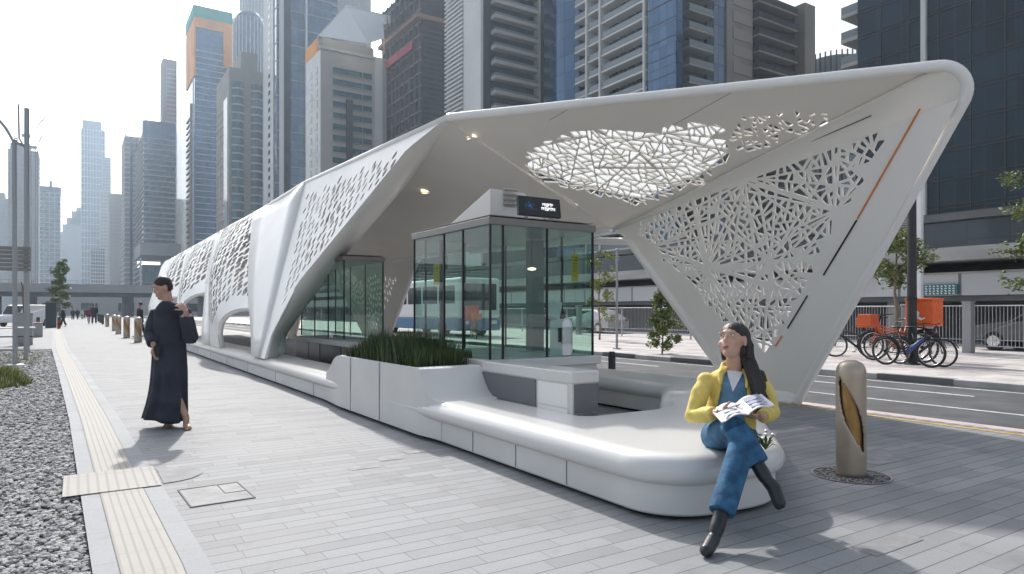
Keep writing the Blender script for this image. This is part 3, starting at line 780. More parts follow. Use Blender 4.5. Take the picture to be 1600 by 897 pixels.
# --- main roof behind the front plane
def eave(y): return Vector((8.42, y, 2.88 + .05 * min(1, (y - 9.64) / 4)))
mb = MB(); ys = [pW.y, 11, 12.5, 14.5, 17, 20, 24, 28, 33, 38, YEND]
def ridge(y): return pA if y <= pW.y else Vector((xr(y), y, RZ))
for y0, y1 in zip(ys, ys[1:]):
    for k in range(4):
        q = []
        for (yy, kk) in ((y0, k), (y1, k), (y1, k + 1), (y0, k + 1)):
            p = ridge(yy).lerp(eave(yy), kk / 4); p.z += .06 * math.sin(math.pi * kk / 4) * (0 if yy <= pW.y else 1); q.append(p)
        mb.quad(*q)
# the sliver between A, the first ridge stretch and the roof
mb.build('main_roof', M_shellin, shelter, solid=.05, soff=1)
mb = MB(); mb.tube([pA, Vector((xr(12), 12, RZ)), Vector((xr(15.4), 15.4, RZ)), Vector((xr(20), 20, RZ)), Vector((xr(43), YEND, RZ))], .055, 8)
mb.build('ridge_rim', M_shell, shelter, smooth='all')
mb = MB(); mb.tube([eave(9.7), eave(14), eave(25), eave(YEND)], .07, 8); mb.build('eave_rim', M_shell, shelter, smooth='all')
# end wall of the roof, far
mb = MB(); mb.add([Vector((3.1, YEND, .42)), Vector((4.46, YEND, RZ)), eave(YEND), Vector((8.7, YEND, 2.0)), Vector((5, YEND, 2.3)), Vector((3.8, YEND, .42))], [(0, 1, 2, 3, 4, 5)])
mb.build('end_frame', M_shell, shelter, solid=.1)
# --- further V walls on the road side
for yc in (22.3, 33.5):
    rg = random.Random(int(yc)); out = [(yc - .5, 0), (yc + .5, 0), (yc + 4.0, 2.88), (yc - 4.0, 2.88)]
    reg = [(yc - .15, .5), (yc + .15, .5), (yc + 3.2, 2.7), (yc - 3.2, 2.7)]
    panel('far_wall', out, cell_holes(reg, .17, rg, w=.035, smooth=1, tries=4000), lambda y, z: Vector((XW(z), y, z)), M_shellin, shelter, .05)
    mb = MB(); mb.tube([(XW(0), yc - .5, 0), (XW(2.8), yc - 4, 2.88)], .07, 8); mb.tube([(XW(0), yc + .5, 0), (XW(2.8), yc + 4, 2.88)], .07, 8); mb.build('edge_rim', M_shell, shelter, smooth='all')
# --- ceiling downlights
for (u, v) in ((737, 214), (664, 299)):
    p = rayplane(u, v, pA, nR) if u > 720 else None
    if p is None:
        d = W(u, v, 1) - Vector((0, 0, CAMH)); best = 9
        for k in range(600):
            q = Vector((0, 0, CAMH)) + d * (8 + k * .03); s = (q.x - xr(q.y)) / (8.42 - xr(q.y)); zc = RZ + (2.9 - RZ) * s + .06 * math.sin(math.pi * max(0, min(1, s)))
            if abs(q.z - zc) < best: best = abs(q.z - zc); p = q.copy()
    mb = MB(); mb.lathe((p.x, p.y, p.z - .03), [(.0, 0), (.075, 0), (.08, .05)], 16); l = mb.build('downlight', M_lamp, shelter)
    mb = MB(); mb.torus((p.x, p.y, p.z - .03), .085, .012, 'Z', 18, 6); mb.build('trim', M_shell, l)

# --- plinth, bench and planter ------------------------------------------------
def rounded(poly, rads, n=8):
    o = []; N = len(poly)
    for i in range(N):
        P = Vector((*poly[i], 0)); a = Vector((*poly[i - 1], 0)) - P; b = Vector((*poly[(i + 1) % N], 0)) - P; r = rads[i]
        if r <= 0: o.append(tuple(poly[i])); continue
        ang = a.angle(b); d = min(r / math.tan(ang / 2), a.length * .48, b.length * .48); r = d * math.tan(ang / 2)
        p1 = P + a.normalized() * d; p2 = P + b.normalized() * d; c = P + (a.normalized() + b.normalized()).normalized() * (r / math.sin(ang / 2))
        for k in range(n + 1):
            q = (p1 - c).normalized().slerp((p2 - c).normalized(), k / n).normalized() * r; o.append((c.x + q.x, c.y + q.y))
    return o
def offset(poly, d):
    o = []; N = len(poly); s = 1 if area2(poly) > 0 else -1
    for i in range(N):
        a = Vector(poly[i - 1]); b = Vector(poly[i]); c = Vector(poly[(i + 1) % N]); e1 = (b - a); e2 = (c - b)
        if e1.length < 1e-7: e1 = e2
        if e2.length < 1e-7: e2 = e1
        e1.normalize(); e2.normalize(); n1 = Vector((e1.y, -e1.x)) * s; n2 = Vector((e2.y, -e2.x)) * s; nn = (n1 + n2)
        if nn.length < 1e-6: nn = n1
        nn.normalize(); k = d / max(.35, nn.dot(n1)); o.append((b.x + nn.x * k, b.y + nn.y * k))
    return o
bo = [(3.09, YEND), (3.09, 3.02), (4.06, 2.92), (7.20, 5.85), (7.20, 17.0), (6.28, 17.0), (6.28, 6.15), (4.75, 4.68), (3.76, 4.68), (3.76, YEND)]
br = [0, .42, .62, .55, .1, .1, .55, .55, .12, 0]
BO = rounded(bo, br, 12)
def layer(off, z): return [(p[0], p[1], z) for p in offset(BO, off)]
def loft(layers, name, m, parent=shelter, smooth='x'):
    mb = MB(); n = len(layers[0]); vs = [p for l in layers for p in l]
    mb.add(vs, [(i * n + k, i * n + (k + 1) % n, (i + 1) * n + (k + 1) % n, (i + 1) * n + k) for i in range(len(layers) - 1) for k in range(n)])
    return mb.build(name, m, parent, smooth=smooth)
loft([layer(-.06, 0.0), layer(-.06, .035)], 'plinth_recess', M_dark)
loft([layer(-.05, .03), layer(-.01, .032), layer(.0, .045), layer(.0, .235)], 'bench_plinth', M_plinth, smooth=True)
prof = [(-.02, .232), (.015, .235), (.045, .25), (.062, .275), (.066, .31), (.058, .345), (.035, .385), (.0, .412), (-.04, .424), (-.08, .428)]
loft([layer(a, z) for a, z in prof], 'bench_edge', M_seat, smooth='all')
top = offset(BO, -.08); vs = [Vector(p) for p in top]
v, e, f, *_ = delaunay_2d_cdt(vs, [], [list(range(len(vs)))], 1, 1e-6)
mb = MB(); mb.add([(p.x, p.y, .428) for p in v], [t for t in f]); mb.build('bench_seat', M_seat, shelter)
mb = MB()                                           # panel joints
for y, z0, z1 in ((4.05, .05, .23), (4.75, .05, .23), (5.48, .05, .23)):
    mb.box((3.085, y, z0), (3.095, y + .007, z1))
for k in range(9): mb.box((3.085, 10.5 + k * 2.4, .05), (3.095, 10.507 + k * 2.4, .23))
mb.box((3.76, 4.5, .02), (3.764, 4.507, .23))
mb.build('panel_joint', M_seam, shelter)
# planter: raised section of the plinth
pp = [(6.12, .425), (6.24, .44), (6.33, .49), (6.40, .57), (6.52, .735), (6.57, .748), (9.10, .742), (9.2, .728), (9.30, .69), (9.40, .62), (9.52, .53), (9.66, .465), (9.85, .432), (10.0, .425)]
xo, xi = 3.02, 3.78
mb = MB(); n = len(pp)
fr_ = [(xo + (0.012 if z > .70 else 0) + .11 * max(0, 1 - (y - 6.12) / .22, 1 - (10.0 - y) / .35), y, z) for y, z in pp]; bk = [(xi, y, z) for y, z in pp]
mb.add(fr_ + bk, [(i, i + 1, n + i + 1, n + i) for i in range(n - 1) if not (5 <= i <= 5)])
# front and back faces down to the plinth
def xb(y): return 3.02 + .066 * max(0, 1 - (y - 6.12) / .5, 1 - (10.0 - y) / .9)
mid = [(xb(y), y, .24) for y, z in pp]; low = [(xb(y), y, .045) for y, z in pp]
mb.add(fr_ + mid, [(i, i + 1, n + i + 1, n + i) for i in range(n - 1)]); mb.add(mid + low, [(i, i + 1, n + i + 1, n + i) for i in range(n - 1)])
mb.add(bk + [(xi, y, .24) for y, z in pp], [(i, i + 1, n + i + 1, n + i) for i in range(n - 1)])
# rim of the opening
x2, x3, y2, y3, zt_ = xo + .035, xi - .05, 6.66, 9.05, .748
mb.add([(xo + .012, 6.57, .748), (xi, 6.57, .748), (xi, 9.10, .742), (xo + .012, 9.10, .742), (x2, y2, .748), (x3, y2, .748), (x3, y3, .742), (x2, y3, .742), (x2, y2, .6), (x3, y2, .6), (x3, y3, .6), (x2, y3, .6)],
       [(0, 1, 5, 4), (1, 2, 6, 5), (2, 3, 7, 6), (3, 0, 4, 7), (4, 5, 9, 8), (5, 6, 10, 9), (6, 7, 11, 10), (7, 4, 8, 11)])
pl = mb.build('planter_box', M_plinth, shelter, smooth=True)
mb = MB()
for y in (8.63, 7.62): mb.box((xo - .003, y, .05), (xo + .004, y + .008, .738))
mb.build('panel_joint', M_seam, pl)
mb = MB(); mb.add([(x2, y2, .68), (x3, y2, .68), (x3, y3, .68), (x2, y3, .68)], [(0, 1, 2, 3)]); mb.build('soil', M_soil, pl)

def blades(name, label, cat, spots, hfun, mats, lean=.25, wd=.006, kind='stuff'):
    mb = MB(); rg = random.Random(len(spots))
    for (x, y, z) in spots:
        h = hfun(x, y) * rg.uniform(.6, 1.1); a = rg.random() * 6.28; le = rg.uniform(.05, lean) * h; dx, dy = math.cos(a) * le, math.sin(a) * le
        w = wd * rg.uniform(.7, 1.3); b = rg.random() * 3.14; wx, wy = math.cos(b) * w, math.sin(b) * w
        mb.mi(rg.choice(range(len(mats))) if rg.random() < .5 else 0 if rg.random() < .4 else 1)
        mb.add([(x - wx, y - wy, z), (x + wx, y + wy, z), (x + wx * .8 + dx * .35, y + wy * .8 + dy * .35, z + h * .55), (x - wx * .8 + dx * .35, y - wy * .8 + dy * .35, z + h * .55), (x + dx, y + dy, z + h)], [(0, 1, 2, 3), (3, 2, 4)])
    o = mb.build(name, mats); return tag(o, label, cat, kind=kind)
rg = random.Random(9)
sp = [(rg.uniform(x2 + .01, x3 - .01), rg.uniform(6.70, 9.02), .66) for _ in range(9000)]
hg = lambda x, y: .09 + .35 * max(0, min(1, (9.1 - y) / 1.1)) ** .7 * (1 if y > 7.4 else max(.35, .5 + (y - 6.7) * .7)) + .12 * noise.noise(Vector((x * 4, y * 4, 0)))
blades('planter_grass', 'dense dark green ornamental grass growing in the white planter', 'grass', sp, hg, M_grass + [M_foil[0]], wd=.0048)

# ================================================================== KIOSKS
def glassbox(name, label, x0, x1, y0, y1, z0, z1, mull_y, mull_x, full):
    t = thing(name, label, 'kiosk', (x0, y0, 0)); off = Vector((x0, y0, 0))
    def sub(mb): mb.v = [(p[0] - off.x, p[1] - off.y, p[2]) for p in mb.v]; return mb
    th = .012
    ysg = [y0] + mull_y + [y1]; xsg = [x0] + mull_x + [x1]
    for a, b in zip(ysg, ysg[1:]):
        for xx in (x0, x1):
            mb = MB(); mb.add([(xx, a + .012, z0), (xx, b - .012, z0), (xx, b - .012, z1), (xx, a + .012, z1)], [(0, 1, 2, 3)])
            sub(mb).build('glass_pane', M_glassg, t)
    for a, b in zip(xsg, xsg[1:]):
        for yy in (y0, y1):
            mb = MB(); mb.add([(a + .012, yy, z0), (b - .012, yy, z0), (b - .012, yy, z1), (a + .012, yy, z1)], [(0, 1, 2, 3)])
            sub(mb).build('glass_pane', M_glassg, t)
    for yy in ysg:
        for xx in (x0, x1):
            mb = MB(); mb.cbox((xx, yy, (z0 + z1) / 2), (.022, .022, z1 - z0)); sub(mb).build('mullion', M_blackm, t)
    for xx in mull_x:
        for yy in (y0, y1):
            mb = MB(); mb.cbox((xx, yy, (z0 + z1) / 2), (.022, .022, z1 - z0)); sub(mb).build('mullion', M_blackm, t)
    mb = MB(); mb.box((x0 - .03, y0 - .03, z1), (x1 + .03, y1 + .03, z1 + .085)); sub(mb).build('roof_frame', M_gframe, t, bevel=.006)
    mb = MB(); mb.box((x0 + .0, y0 + .0, z1 + .103), (x1, y1, z1 + .112)); sub(mb).build('roof_panel', M_gframe, t)
    return t, sub
KX0, KX1, KY0, KY1 = 3.93, 5.42, 6.58, 8.62
k1, sub = glassbox('glass_kiosk', 'larger green glass kiosk on a white and grey base near the bench', KX0, KX1, KY0, KY1, .80, 2.33, [7.22, 7.72], [4.10, 4.72], True)
mb = MB(); mb.box((3.80, 6.45, .70), (5.46, 8.66, .80)); sub(mb).build('counter', M_seat, k1, bevel=.01)
mb = MB(); mb.box((3.84, 6.50, .0), (5.42, 8.6, .70)); sub(mb).build('base', M_plinth, k1)
mb = MB(); mb.box((3.757, 4.850, .69), (4.075, 6.47, .80)); sub(mb).build('counter', M_seat, k1, bevel=.012)
mb = MB(); mb.box((3.775, 4.87, .0), (4.06, 6.48, .70)); base = sub(mb).build('base', M_plinth, k1)
for (ya, yb) in ((5.44, 6.60),):
    for z0, z1 in ((.15, .41), (.418, .68)):
        mb = MB(); mb.box((3.762, ya, z0), (3.79, yb, z1)); sub(mb).build('stone_panel', M_stone, k1, bevel=.003)
for z0, z1 in ((.0, .14), (.148, .41), (.418, .68)):
    mb = MB(); mb.box((3.795, 4.855, z0), (4.065, 4.875, z1)); sub(mb).build('stone_panel', M_stone, k1, bevel=.003)
mb = MB(); mb.box((3.765, 4.93, .46), (3.78, 5.40, .675)); mb.box((3.765, 4.93, .1), (3.78, 5.40, .452)); sub(mb).build('door_panel', M_shell, k1, bevel=.003)
# interior: back wall stub, column, machine, notices, lamp
mb = MB(); mb.box((KX0 + .02, KY0 + .02, .802), (KX1 - .02, KY1 - .02, .812)); sub(mb).build('inner_floor', M_seat, k1)
mb = MB(); mb.cbox((5.25, 7.6, 1.56), (.20, .14, 1.5)); sub(mb).build('inner_post', mat('inner_grey', (.25, .27, .27), .6), k1)
mb = MB(); mb.cbox((4.15, 8.2, 1.56), (.06, .06, 1.5)); sub(mb).build('inner_post', M_blackm, k1)
def notice(p, w, h, rot, parent, sub, lines):
    mb = MB(); mb.cbox(p, (.006, w, h), rot); n_ = sub(mb).build('notice', M_ylw, parent)
    mb = MB()
    for i, (dy, dz, a, b) in enumerate(lines):
        q = Vector(p) + (rot @ Vector((-.006, dy * w, dz * h))); mb.cbox(q, (.004, a * w, b * h), rot)
    sub(mb).build('lettering', mat('notice_print', (.16, .12, .02), .6), n_)
rotx = Matrix.Identity(3); roty = Matrix.Rotation(R(90), 3, 'Z')
LN = [(-.2, .36, .3, .05), (.22, .36, .22, .04), (-.1, .26, .5, .05), (0, .14, .7, .02), (0, .05, .66, .02), (-.05, -.04, .6, .02), (0, -.13, .7, .02), (0, -.3, .5, .02)]
p = W(682, 428, 9.0); tt = tX(682, KX0 + .02); p = W(682, 429, tt); notice(p, .16, .27, rotx, k1, sub, LN)
tt = tY(898, KY0 + .02); p = W(898, 418, tt); notice(p, .10, .34, roty, k1, sub, LN)
mach = thing('drinks_machine', 'white dispenser cabinet with glass doors standing inside the kiosk', 'machine', (*W(877, 555, 8.35).xy, .812))
mb = MB(); mb.lathe((0, 0, 0), [(0, 0), (.135, 0), (.14, .02), (.14, .40), (.12, .44), (0, .44)], 20); mb.build('body', M_whitep, mach, smooth=True)
mb = MB(); mb.cbox((-.02, -.135, .24), (.14, .03, .2)); mb.build('door', M_glassl, mach); mb = MB(); mb.cbox((-.105, -.11, .25), (.035, .03, .17)); mb.build('control_panel', M_black, mach)
mb = MB(); mb.cbox((-.10, .02, .55), (.13, .16, .22), Matrix.Rotation(R(12), 3, 'Y')); mb.build('hood', M_whitep, mach, bevel=.02)
bag = MB(); bag.lathe((0, 0, 0), [(0, 0), (.05, .005), (.06, .04), (.045, .08), (.015, .11), (.012, .14), (.02, .16), (0, .165)], 12)
b_ = bag.build('bag', mat('dark_red_cloth', (.05, .015, .015), .7, var=.3, vscale=20), smooth=True); b_.location = mach.location + Vector((-.02, -.02, .442)); tag(b_, 'small dark tied bag on top of the white dispenser in the kiosk', 'bag')
lp = MB(); lp.lathe((0, 0, 0), [(0, 0), (.05, .01), (.055, .03), (0, .045)], 16); l = lp.build('pendant_lamp', M_lamp); pos = W(831, 423, 8.4); l.location = pos
lt_ = thing('ceiling_lamp', 'small lit round lamp hanging inside the glass kiosk', 'lamp', pos); l.parent = lt_; l.location = (0, 0, 0); l.name = 'lamp_shade'
mb = MB(); mb.tube([(0, 0, .04), (0, 0, 2.33 - pos.z)], .006, 6); mb.build('cord', M_black, lt_)
# second kiosk further in
k2, sub2 = glassbox('glass_kiosk', 'smaller glass kiosk further back between the dark counters', 4.2, 4.97, 12.35, 15.2, .82, 2.30, [13.3, 14.2], [], True)
mb = MB(); mb.box((4.05, 10.9, .70), (5.0, 15.4, .80)); sub2(mb).build('counter', mat('counter_grey', (.35, .345, .33), .4), k2, bevel=.01)
for i, (ya, yb) in enumerate(((10.95, 12.2), (12.25, 13.5), (13.55, 14.3), (14.35, 15.3))):
    mb = MB(); mb.box((4.1, ya, .0), (4.95, yb, .70)); sub2(mb).build('cabinet', mat('cabinet_%d' % i, [(.05, .052, .055), (.035, .036, .04), (.12, .12, .12), (.2, .2, .2)][i], .35, metal=.3), k2, bevel=.008)
# boxed service core over the first kiosk
mb = MB(); c0 = W(766, 338, tY(766, 7.3)); 
core = [(4.15, 7.35), (6.3, 7.35), (6.3, 9.6), (4.15, 9.6)]
mb.add([(4.39, 7.35, 2.44), (5.35, 7.35, 2.44), (5.5, 8.84, 2.44), (4.39, 8.84, 2.44), (4.39, 7.35, 2.90), (4.95, 7.40, 2.90), (5.1, 8.6, 2.70)],
       [(0, 1, 5, 4), (1, 2, 6, 5), (2, 3, 6), (3, 0, 4), (0, 3, 2, 1), (4, 5, 6), (3, 4, 6)])
core = mb.build('service_core', M_shellin, shelter, bevel=.01)
mb = MB()
for k in range(4): mb.cbox((4.69, 7.345, 2.72 + k * .062), (.2, .03, .028), Matrix.Rotation(R(35), 3, 'X'))
mb.build('vent_louvre', mat('vent', (.42, .40, .37), .6), core)
# display on the kiosk roof
tt = tY(842, 6.62); cdis = W(842, 324, tt)
disp = thing('display_screen', 'black digital display with white stylised lettering on the kiosk roof', 'screen', (cdis.x, cdis.y, 2.44))
hw, hh = 71 * tt / FPX / 2 * 1.12, .115
mb = MB(); mb.cbox((0, 0, .145), (hw * 2, .05, hh * 2), Matrix.Rotation(R(-8), 3, 'X')); mb.build('screen_body', M_black, disp, bevel=.004)
for xq in (-.2, .16): mb = MB(); mb.box((xq, -.01, -.01), (xq + .04, .03, .05)); mb.build('bracket', M_steel, disp)
M_txt = glow('display_white', (.9, .9, .9), .9); rg = random.Random(4); mb = MB(); rt = Matrix.Rotation(R(-8), 3, 'X')
# two short lines of squat, cut-up stencil letters bulging to the middle, as on the screen
for line, (n_, zc) in enumerate(((6, .030), (8, -.020))):
    for i in range(n_):
        x0 = .115 + (i - (n_ - 1) / 2) * .0265; bul = 1 - .35 * abs(i - (n_ - 1) / 2) / (n_ / 2); h_ = .042 * bul; w_ = .019
        kind = (i * 3 + line * 2) % 5
        segs = {0: [(-.5, 0, .2, 1), (0, .45, 1, .18), (0, 0, .8, .16)], 1: [(-.4, 0, .22, 1), (.4, 0, .22, 1), (0, -.42, .9, .18)], 2: [(0, .42, 1, .2), (0, 0, .24, 1)], 3: [(-.42, 0, .2, 1), (.1, .42, .9, .18), (.1, 0, .8, .16), (.1, -.42, .9, .18)], 4: [(-.38, 0, .22, 1), (.3, .2, .22, .55), (0, .05, .8, .18)]}[kind]
        for (sx, sz, sw, sh) in segs: mb.cbox(rt @ Vector((x0 + sx * w_, -.0275, zc + sz * h_)) + Vector((0, 0, .145)), (sw * w_, .003, sh * h_), rt)
mb.build('lettering', M_txt, disp)
mb = MB()
for k in range(120):
    a = rg.random() * 6.28; r_ = abs(rg.gauss(0, .035)); mb.cbox(rt @ Vector((-.15 + math.cos(a) * r_ * 1.2, -.0272, math.sin(a) * r_)) + Vector((0, 0, .145)), (.005, .002, .003), rt)
mb.build('logo', glow('display_blue', (.04, .14, .32), .5), disp)
# low grass beside the kiosk base
sp = [(rnd.uniform(3.80, 3.9), rnd.uniform(6.9, 8.2), .80) for _ in range(700)]
blades('planter_grass', 'short tuft of dry green grass along the kiosk counter', 'grass', sp, lambda x, y: .10 + .05 * math.sin(y * 4), M_grass + [M_grass[2]], wd=.004)

# ================================================================== STREET FURNITURE NEARBY
def bollard(h=.95, r=.115, big=True):
    t = thing('bollard', 'large champagne metal bollard with a gold twisted recess beside the bench', 'bollard', (0, 0, 0))
    n = 40; prof = [(r, 0), (r, .05), (r, h * .25), (r, h * .5), (r, h * .7), (r, h - .115)]
    zs = [0, .04] + [.08 + k * (h - .20) / 40 for k in range(41)]
    body = MB(); rec = MB()
    def inner(a, z):                                 # spiral leaf-shaped recess
        s = (z - h * .20) / (h * .66)
        if s < 0 or s > 1: return False
        c = 2.8 + 1.9 * (1 - s) ; w = .62 * math.sin(math.pi * s) ** .8
        d = (a - c + math.pi) % (2 * math.pi) - math.pi
        return abs(d) < w
    A = 72
    P = lambda k, z, rr: (rr * math.cos(2 * math.pi * k / A), rr * math.sin(2 * math.pi * k / A), z)
    for z0, z1 in zip(zs, zs[1:]):
        for k in range(A):
            a = 2 * math.pi * (k + .5) / A
            if inner(a, (z0 + z1) / 2): rec.add([P(k, z0, r * .80), P(k + 1, z0, r * .80), P(k + 1, z1, r * .80), P(k, z1, r * .80)], [(0, 1, 2, 3)])
            else: body.add([P(k, z0, r), P(k + 1, z0, r), P(k + 1, z1, r), P(k, z1, r)], [(0, 1, 2, 3)])
    zt0 = zs[-1]; body.lathe((0, 0, zt0), [(r, 0), (r * .985, .03), (r * .9, .065), (r * .72, .094), (r * .4, .112), (0, .12)], A)
    b = body.build('post', M_bronze, t, smooth=True, solid=.012, soff=-1); rec.build('recess', M_gold, t, smooth='all')
    return t
bl = bollard(); bl.location = (5.35, 3.18, 0); bl.rotation_euler.z = 0
# pierced ring in the paving
mb = MB(); rg = random.Random(2)
mb.mi(0); mb.lathe((0, 0, .005), [(.115, 0), (.30, 0)], 48)
mb.mi(1)
for k in range(230):
    a = rg.random() * 6.28; r_ = math.sqrt(rg.uniform(.125 ** 2, .285 ** 2)); b_a = rg.random() * 3.14
    c = Vector((r_ * math.cos(a), r_ * math.sin(a), .0075)); l_ = rg.uniform(.014, .03); dx = Vector((math.cos(b_a) * l_, math.sin(b_a) * l_, 0)); dy = Vector((-math.sin(b_a) * .004, math.cos(b_a) * .004, 0))
    mb.quad(c - dx - dy, c + dx - dy, c + dx + dy, c - dx + dy)
mb.mi(1); mb.lathe((0, 0, .0078), [(.288, 0), (.30, 0)], 48)
rgp = mb.build('paving_ring', [mat('ring_dark', (.05, .05, .055), .6), mat('ring_steel', (.55, .55, .55), .4, metal=.4)], bl)
rgp.rotation_euler.z = 0
for i, (x, y) in enumerate(((2.22, 33.3), (2.1, 39.0), (2.05, 45.9), (2.15, 53.5), (2.2, 68.0))):
    o = dup(bl, (x, y, 0), R(52), ['nearest gold and beige bollard of the row along the path', 'second bollard along the path behind the robed person', 'third bollard of the row along the path', 'fourth bollard of the row, getting smaller', 'farthest gold bollard of the row along the path'][i])
    o.scale = (1.3, 1.3, 1.15)
for o in [o for o in bpy.data.objects if o.name.startswith('bollard') and o.parent is None]: o['group'] = 'champagne bollards with gold recess'
mb = MB(); mb.lathe((0, 0, 0), [(.07, 0), (.07, .5), (.068, .56), (.05, .585), (0, .59)], 20); bb = mb.build('short_bollard', M_black, smooth=True)
bb.location = (8.5, 9.75, 0); tag(bb, 'short black bollard by the road behind the far bench', 'bollard', 'plain black bollards')
for i, (x, y) in enumerate(((2.2, 80), (2.25, 90), (2.3, 101))):
    c = bb.copy(); COL.objects.link(c); c.location = (x, y, 0); c.scale = (1.6, 1.6, 1.7); c['label'] = ['black bollard just past the gold row', 'black bollard beside the distant walkers', 'farthest small black bollard on the path'][i]

# manhole cover set in the pavers
mh = thing('access_cover', 'recessed paving access cover with metal frame in the pale path', 'access cover', (.86, 5.38, 0))
mb = MB()
for a, b in (((-.30, -.24), (.30, -.225)), ((-.30, .225), (.30, .24)), ((-.30, -.225), (-.285, .225)), ((.285, -.225), (.30, .225)), ((.08, -.02), (.09, .225)), ((.09, -.03), (.285, -.02))): mb.box((a[0], a[1], .001), (b[0], b[1], .007))
mb.build('frame', M_concd, mh); mb = MB(); mb.box((-.283, -.223, 0), (.283, .223, .004)); mb.build('cover_plate', mat('cover_stone', (.30, .30, .30), .8, var=.15, vscale=6), mh)
mh.rotation_euler.z = R(2); mh.scale = (.72, 1.15, 1)
mb = MB(); mb.mi(0)
for (x, y, w, d) in ((1.95, 5.55, .28, .14), (2.3, 5.75, .22, .15), (2.62, 5.9, .25, .15), (3.7, 2.05, .5, .15), (5.9, 3.25, .62, .3)): mb.add([(x, y, .003), (x + w, y, .003), (x + w, y + d, .003), (x, y + d, .003)], [(0, 1, 2, 3)])
tag(mb.build('darker_pavers', mat('dark_paver', (.26, .26, .265), .75, var=.2, vscale=7)), kind='structure')

# ================================================================== PLANTS
def tree(name, label, loc, h, spread, crown0, nleaf, seed, cat='tree', trunk_r=.06, mats=None, leaf=.05, group=None, cone=0, limbs=7, lean=(0, 0), droop=0):
    rg = random.Random(seed); t = thing(name, label, cat, loc, 0, group); mats = mats or M_foil
    tr = MB(); top = Vector((lean[0], lean[1], h * .93)); base = Vector((0, 0, -.05))
    spine = [base.lerp(top, k / 6) + Vector((rg.uniform(-.04, .04) * h * .2, rg.uniform(-.04, .04) * h * .2, 0)) * (k > 0) for k in range(7)]
    tr.tube(spine, [trunk_r * (1 - .85 * k / 6) for k in range(7)], 8)
    tips = []
    for i in range(limbs):
        f = crown0 + (1 - crown0) * (i + .3) / limbs * .92; k = min(5, int(f * 6)); s = spine[k].lerp(spine[k + 1], f * 6 - k)
        a = i * 2.4 + rg.random(); w_ = spread * (1 - cone * (f - crown0) / (1 - crown0)) * rg.uniform(.6, 1)
        e = s + Vector((math.cos(a) * w_, math.sin(a) * w_, h * rg.uniform(.02, .13) - droop * w_)); mid = s.lerp(e, .5) + Vector((0, 0, .05 * h))
        tr.tube([s, mid, e], [trunk_r * .45 * (1 - f * .6), trunk_r * .25, trunk_r * .08], 6)
        tips += [(mid, .55), (e, .8), (s.lerp(e, .8) + Vector((rg.uniform(-1, 1), rg.uniform(-1, 1), rg.uniform(-.3, .6))) * spread * .3, .6)]
        for _ in range(2):
            e2 = mid + Vector((rg.uniform(-1, 1), rg.uniform(-1, 1), rg.uniform(-.2, .8))) * spread * .45; tr.tube([mid, e2], [trunk_r * .15, trunk_r * .05], 4); tips.append((e2, .6))
    tips.append((top, .6))
    tr.build('trunk', M_bark, t, smooth='all')
    lf = MB()
    for i in range(nleaf):
        c, rr = rg.choice(tips); rr *= spread * .42
        d = Vector((rg.gauss(0, 1), rg.gauss(0, 1), rg.gauss(0, .8))); d = d.normalized() * rr * (rg.random() ** .5); p = c + d
        if p.z < h * crown0 * .8: p.z = h * crown0 * .8 + rg.random() * .2 * h
        s = leaf * rg.uniform(.6, 1.3); a = Vector((rg.gauss(0, 1), rg.gauss(0, 1), rg.gauss(0, .6))).normalized(); b = a.cross(Vector((rg.gauss(0, 1), rg.gauss(0, 1), rg.gauss(0, 1)))).normalized()
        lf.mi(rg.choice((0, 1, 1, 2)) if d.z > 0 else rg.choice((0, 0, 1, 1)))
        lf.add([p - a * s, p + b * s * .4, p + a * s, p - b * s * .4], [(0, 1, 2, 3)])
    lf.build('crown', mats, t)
    return t
tree('street_tree', 'round leafy green tree behind the black lamp post and canopy', (24.5, 12.9, 0), 4.4, 1.35, .5, 3600, 3, trunk_r=.09, leaf=.085, group='trees across the road')
tree('street_tree', 'tall sparse sapling at the right edge of the photo', (22.6, 8.1, 0), 5.4, .85, .25, 1500, 8, trunk_r=.07, leaf=.07, group='trees across the road', limbs=9)
tree('street_tree', 'thin yellow-green sapling right of the glass kiosk', (20.6, 24.5, 0), 4.4, .75, .2, 1800, 12, trunk_r=.05, leaf=.07, group='trees across the road', mats=[M_foil[1], M_foil[2], M_foil[2]], limbs=8)
tree('leafy_shrub', 'bushy green shrub on the far pavement seen under the canopy wall', (15.5, 15.4, 0), 2.15, .55, .02, 4200, 15, 'shrub', trunk_r=.03, leaf=.055, mats=[M_foil[1], M_foil[1], M_foil[2]], cone=.55, limbs=14)
tree('street_tree', 'slim dark green tree beside the footbridge in the distance', (-1.6, 92, 0), 7.2, 1.25, .22, 3000, 18, trunk_r=.1, leaf=.17, cone=.6, limbs=12)
tree('roadside_tree', 'leafy branch tip of a tree at the left picture edge', (-17.2, 62, 0), 9.5, 2.3, .4, 3000, 28, trunk_r=.14, leaf=.17, limbs=10)
tree('shrub', 'dry twiggy shrub at the fence at the right edge', (21.0, 6.9, 0), .7, .55, .05, 500, 31, 'shrub', trunk_r=.012, leaf=.04, mats=[M_grass[2], M_foil[1], M_grass[2]], limbs=10)
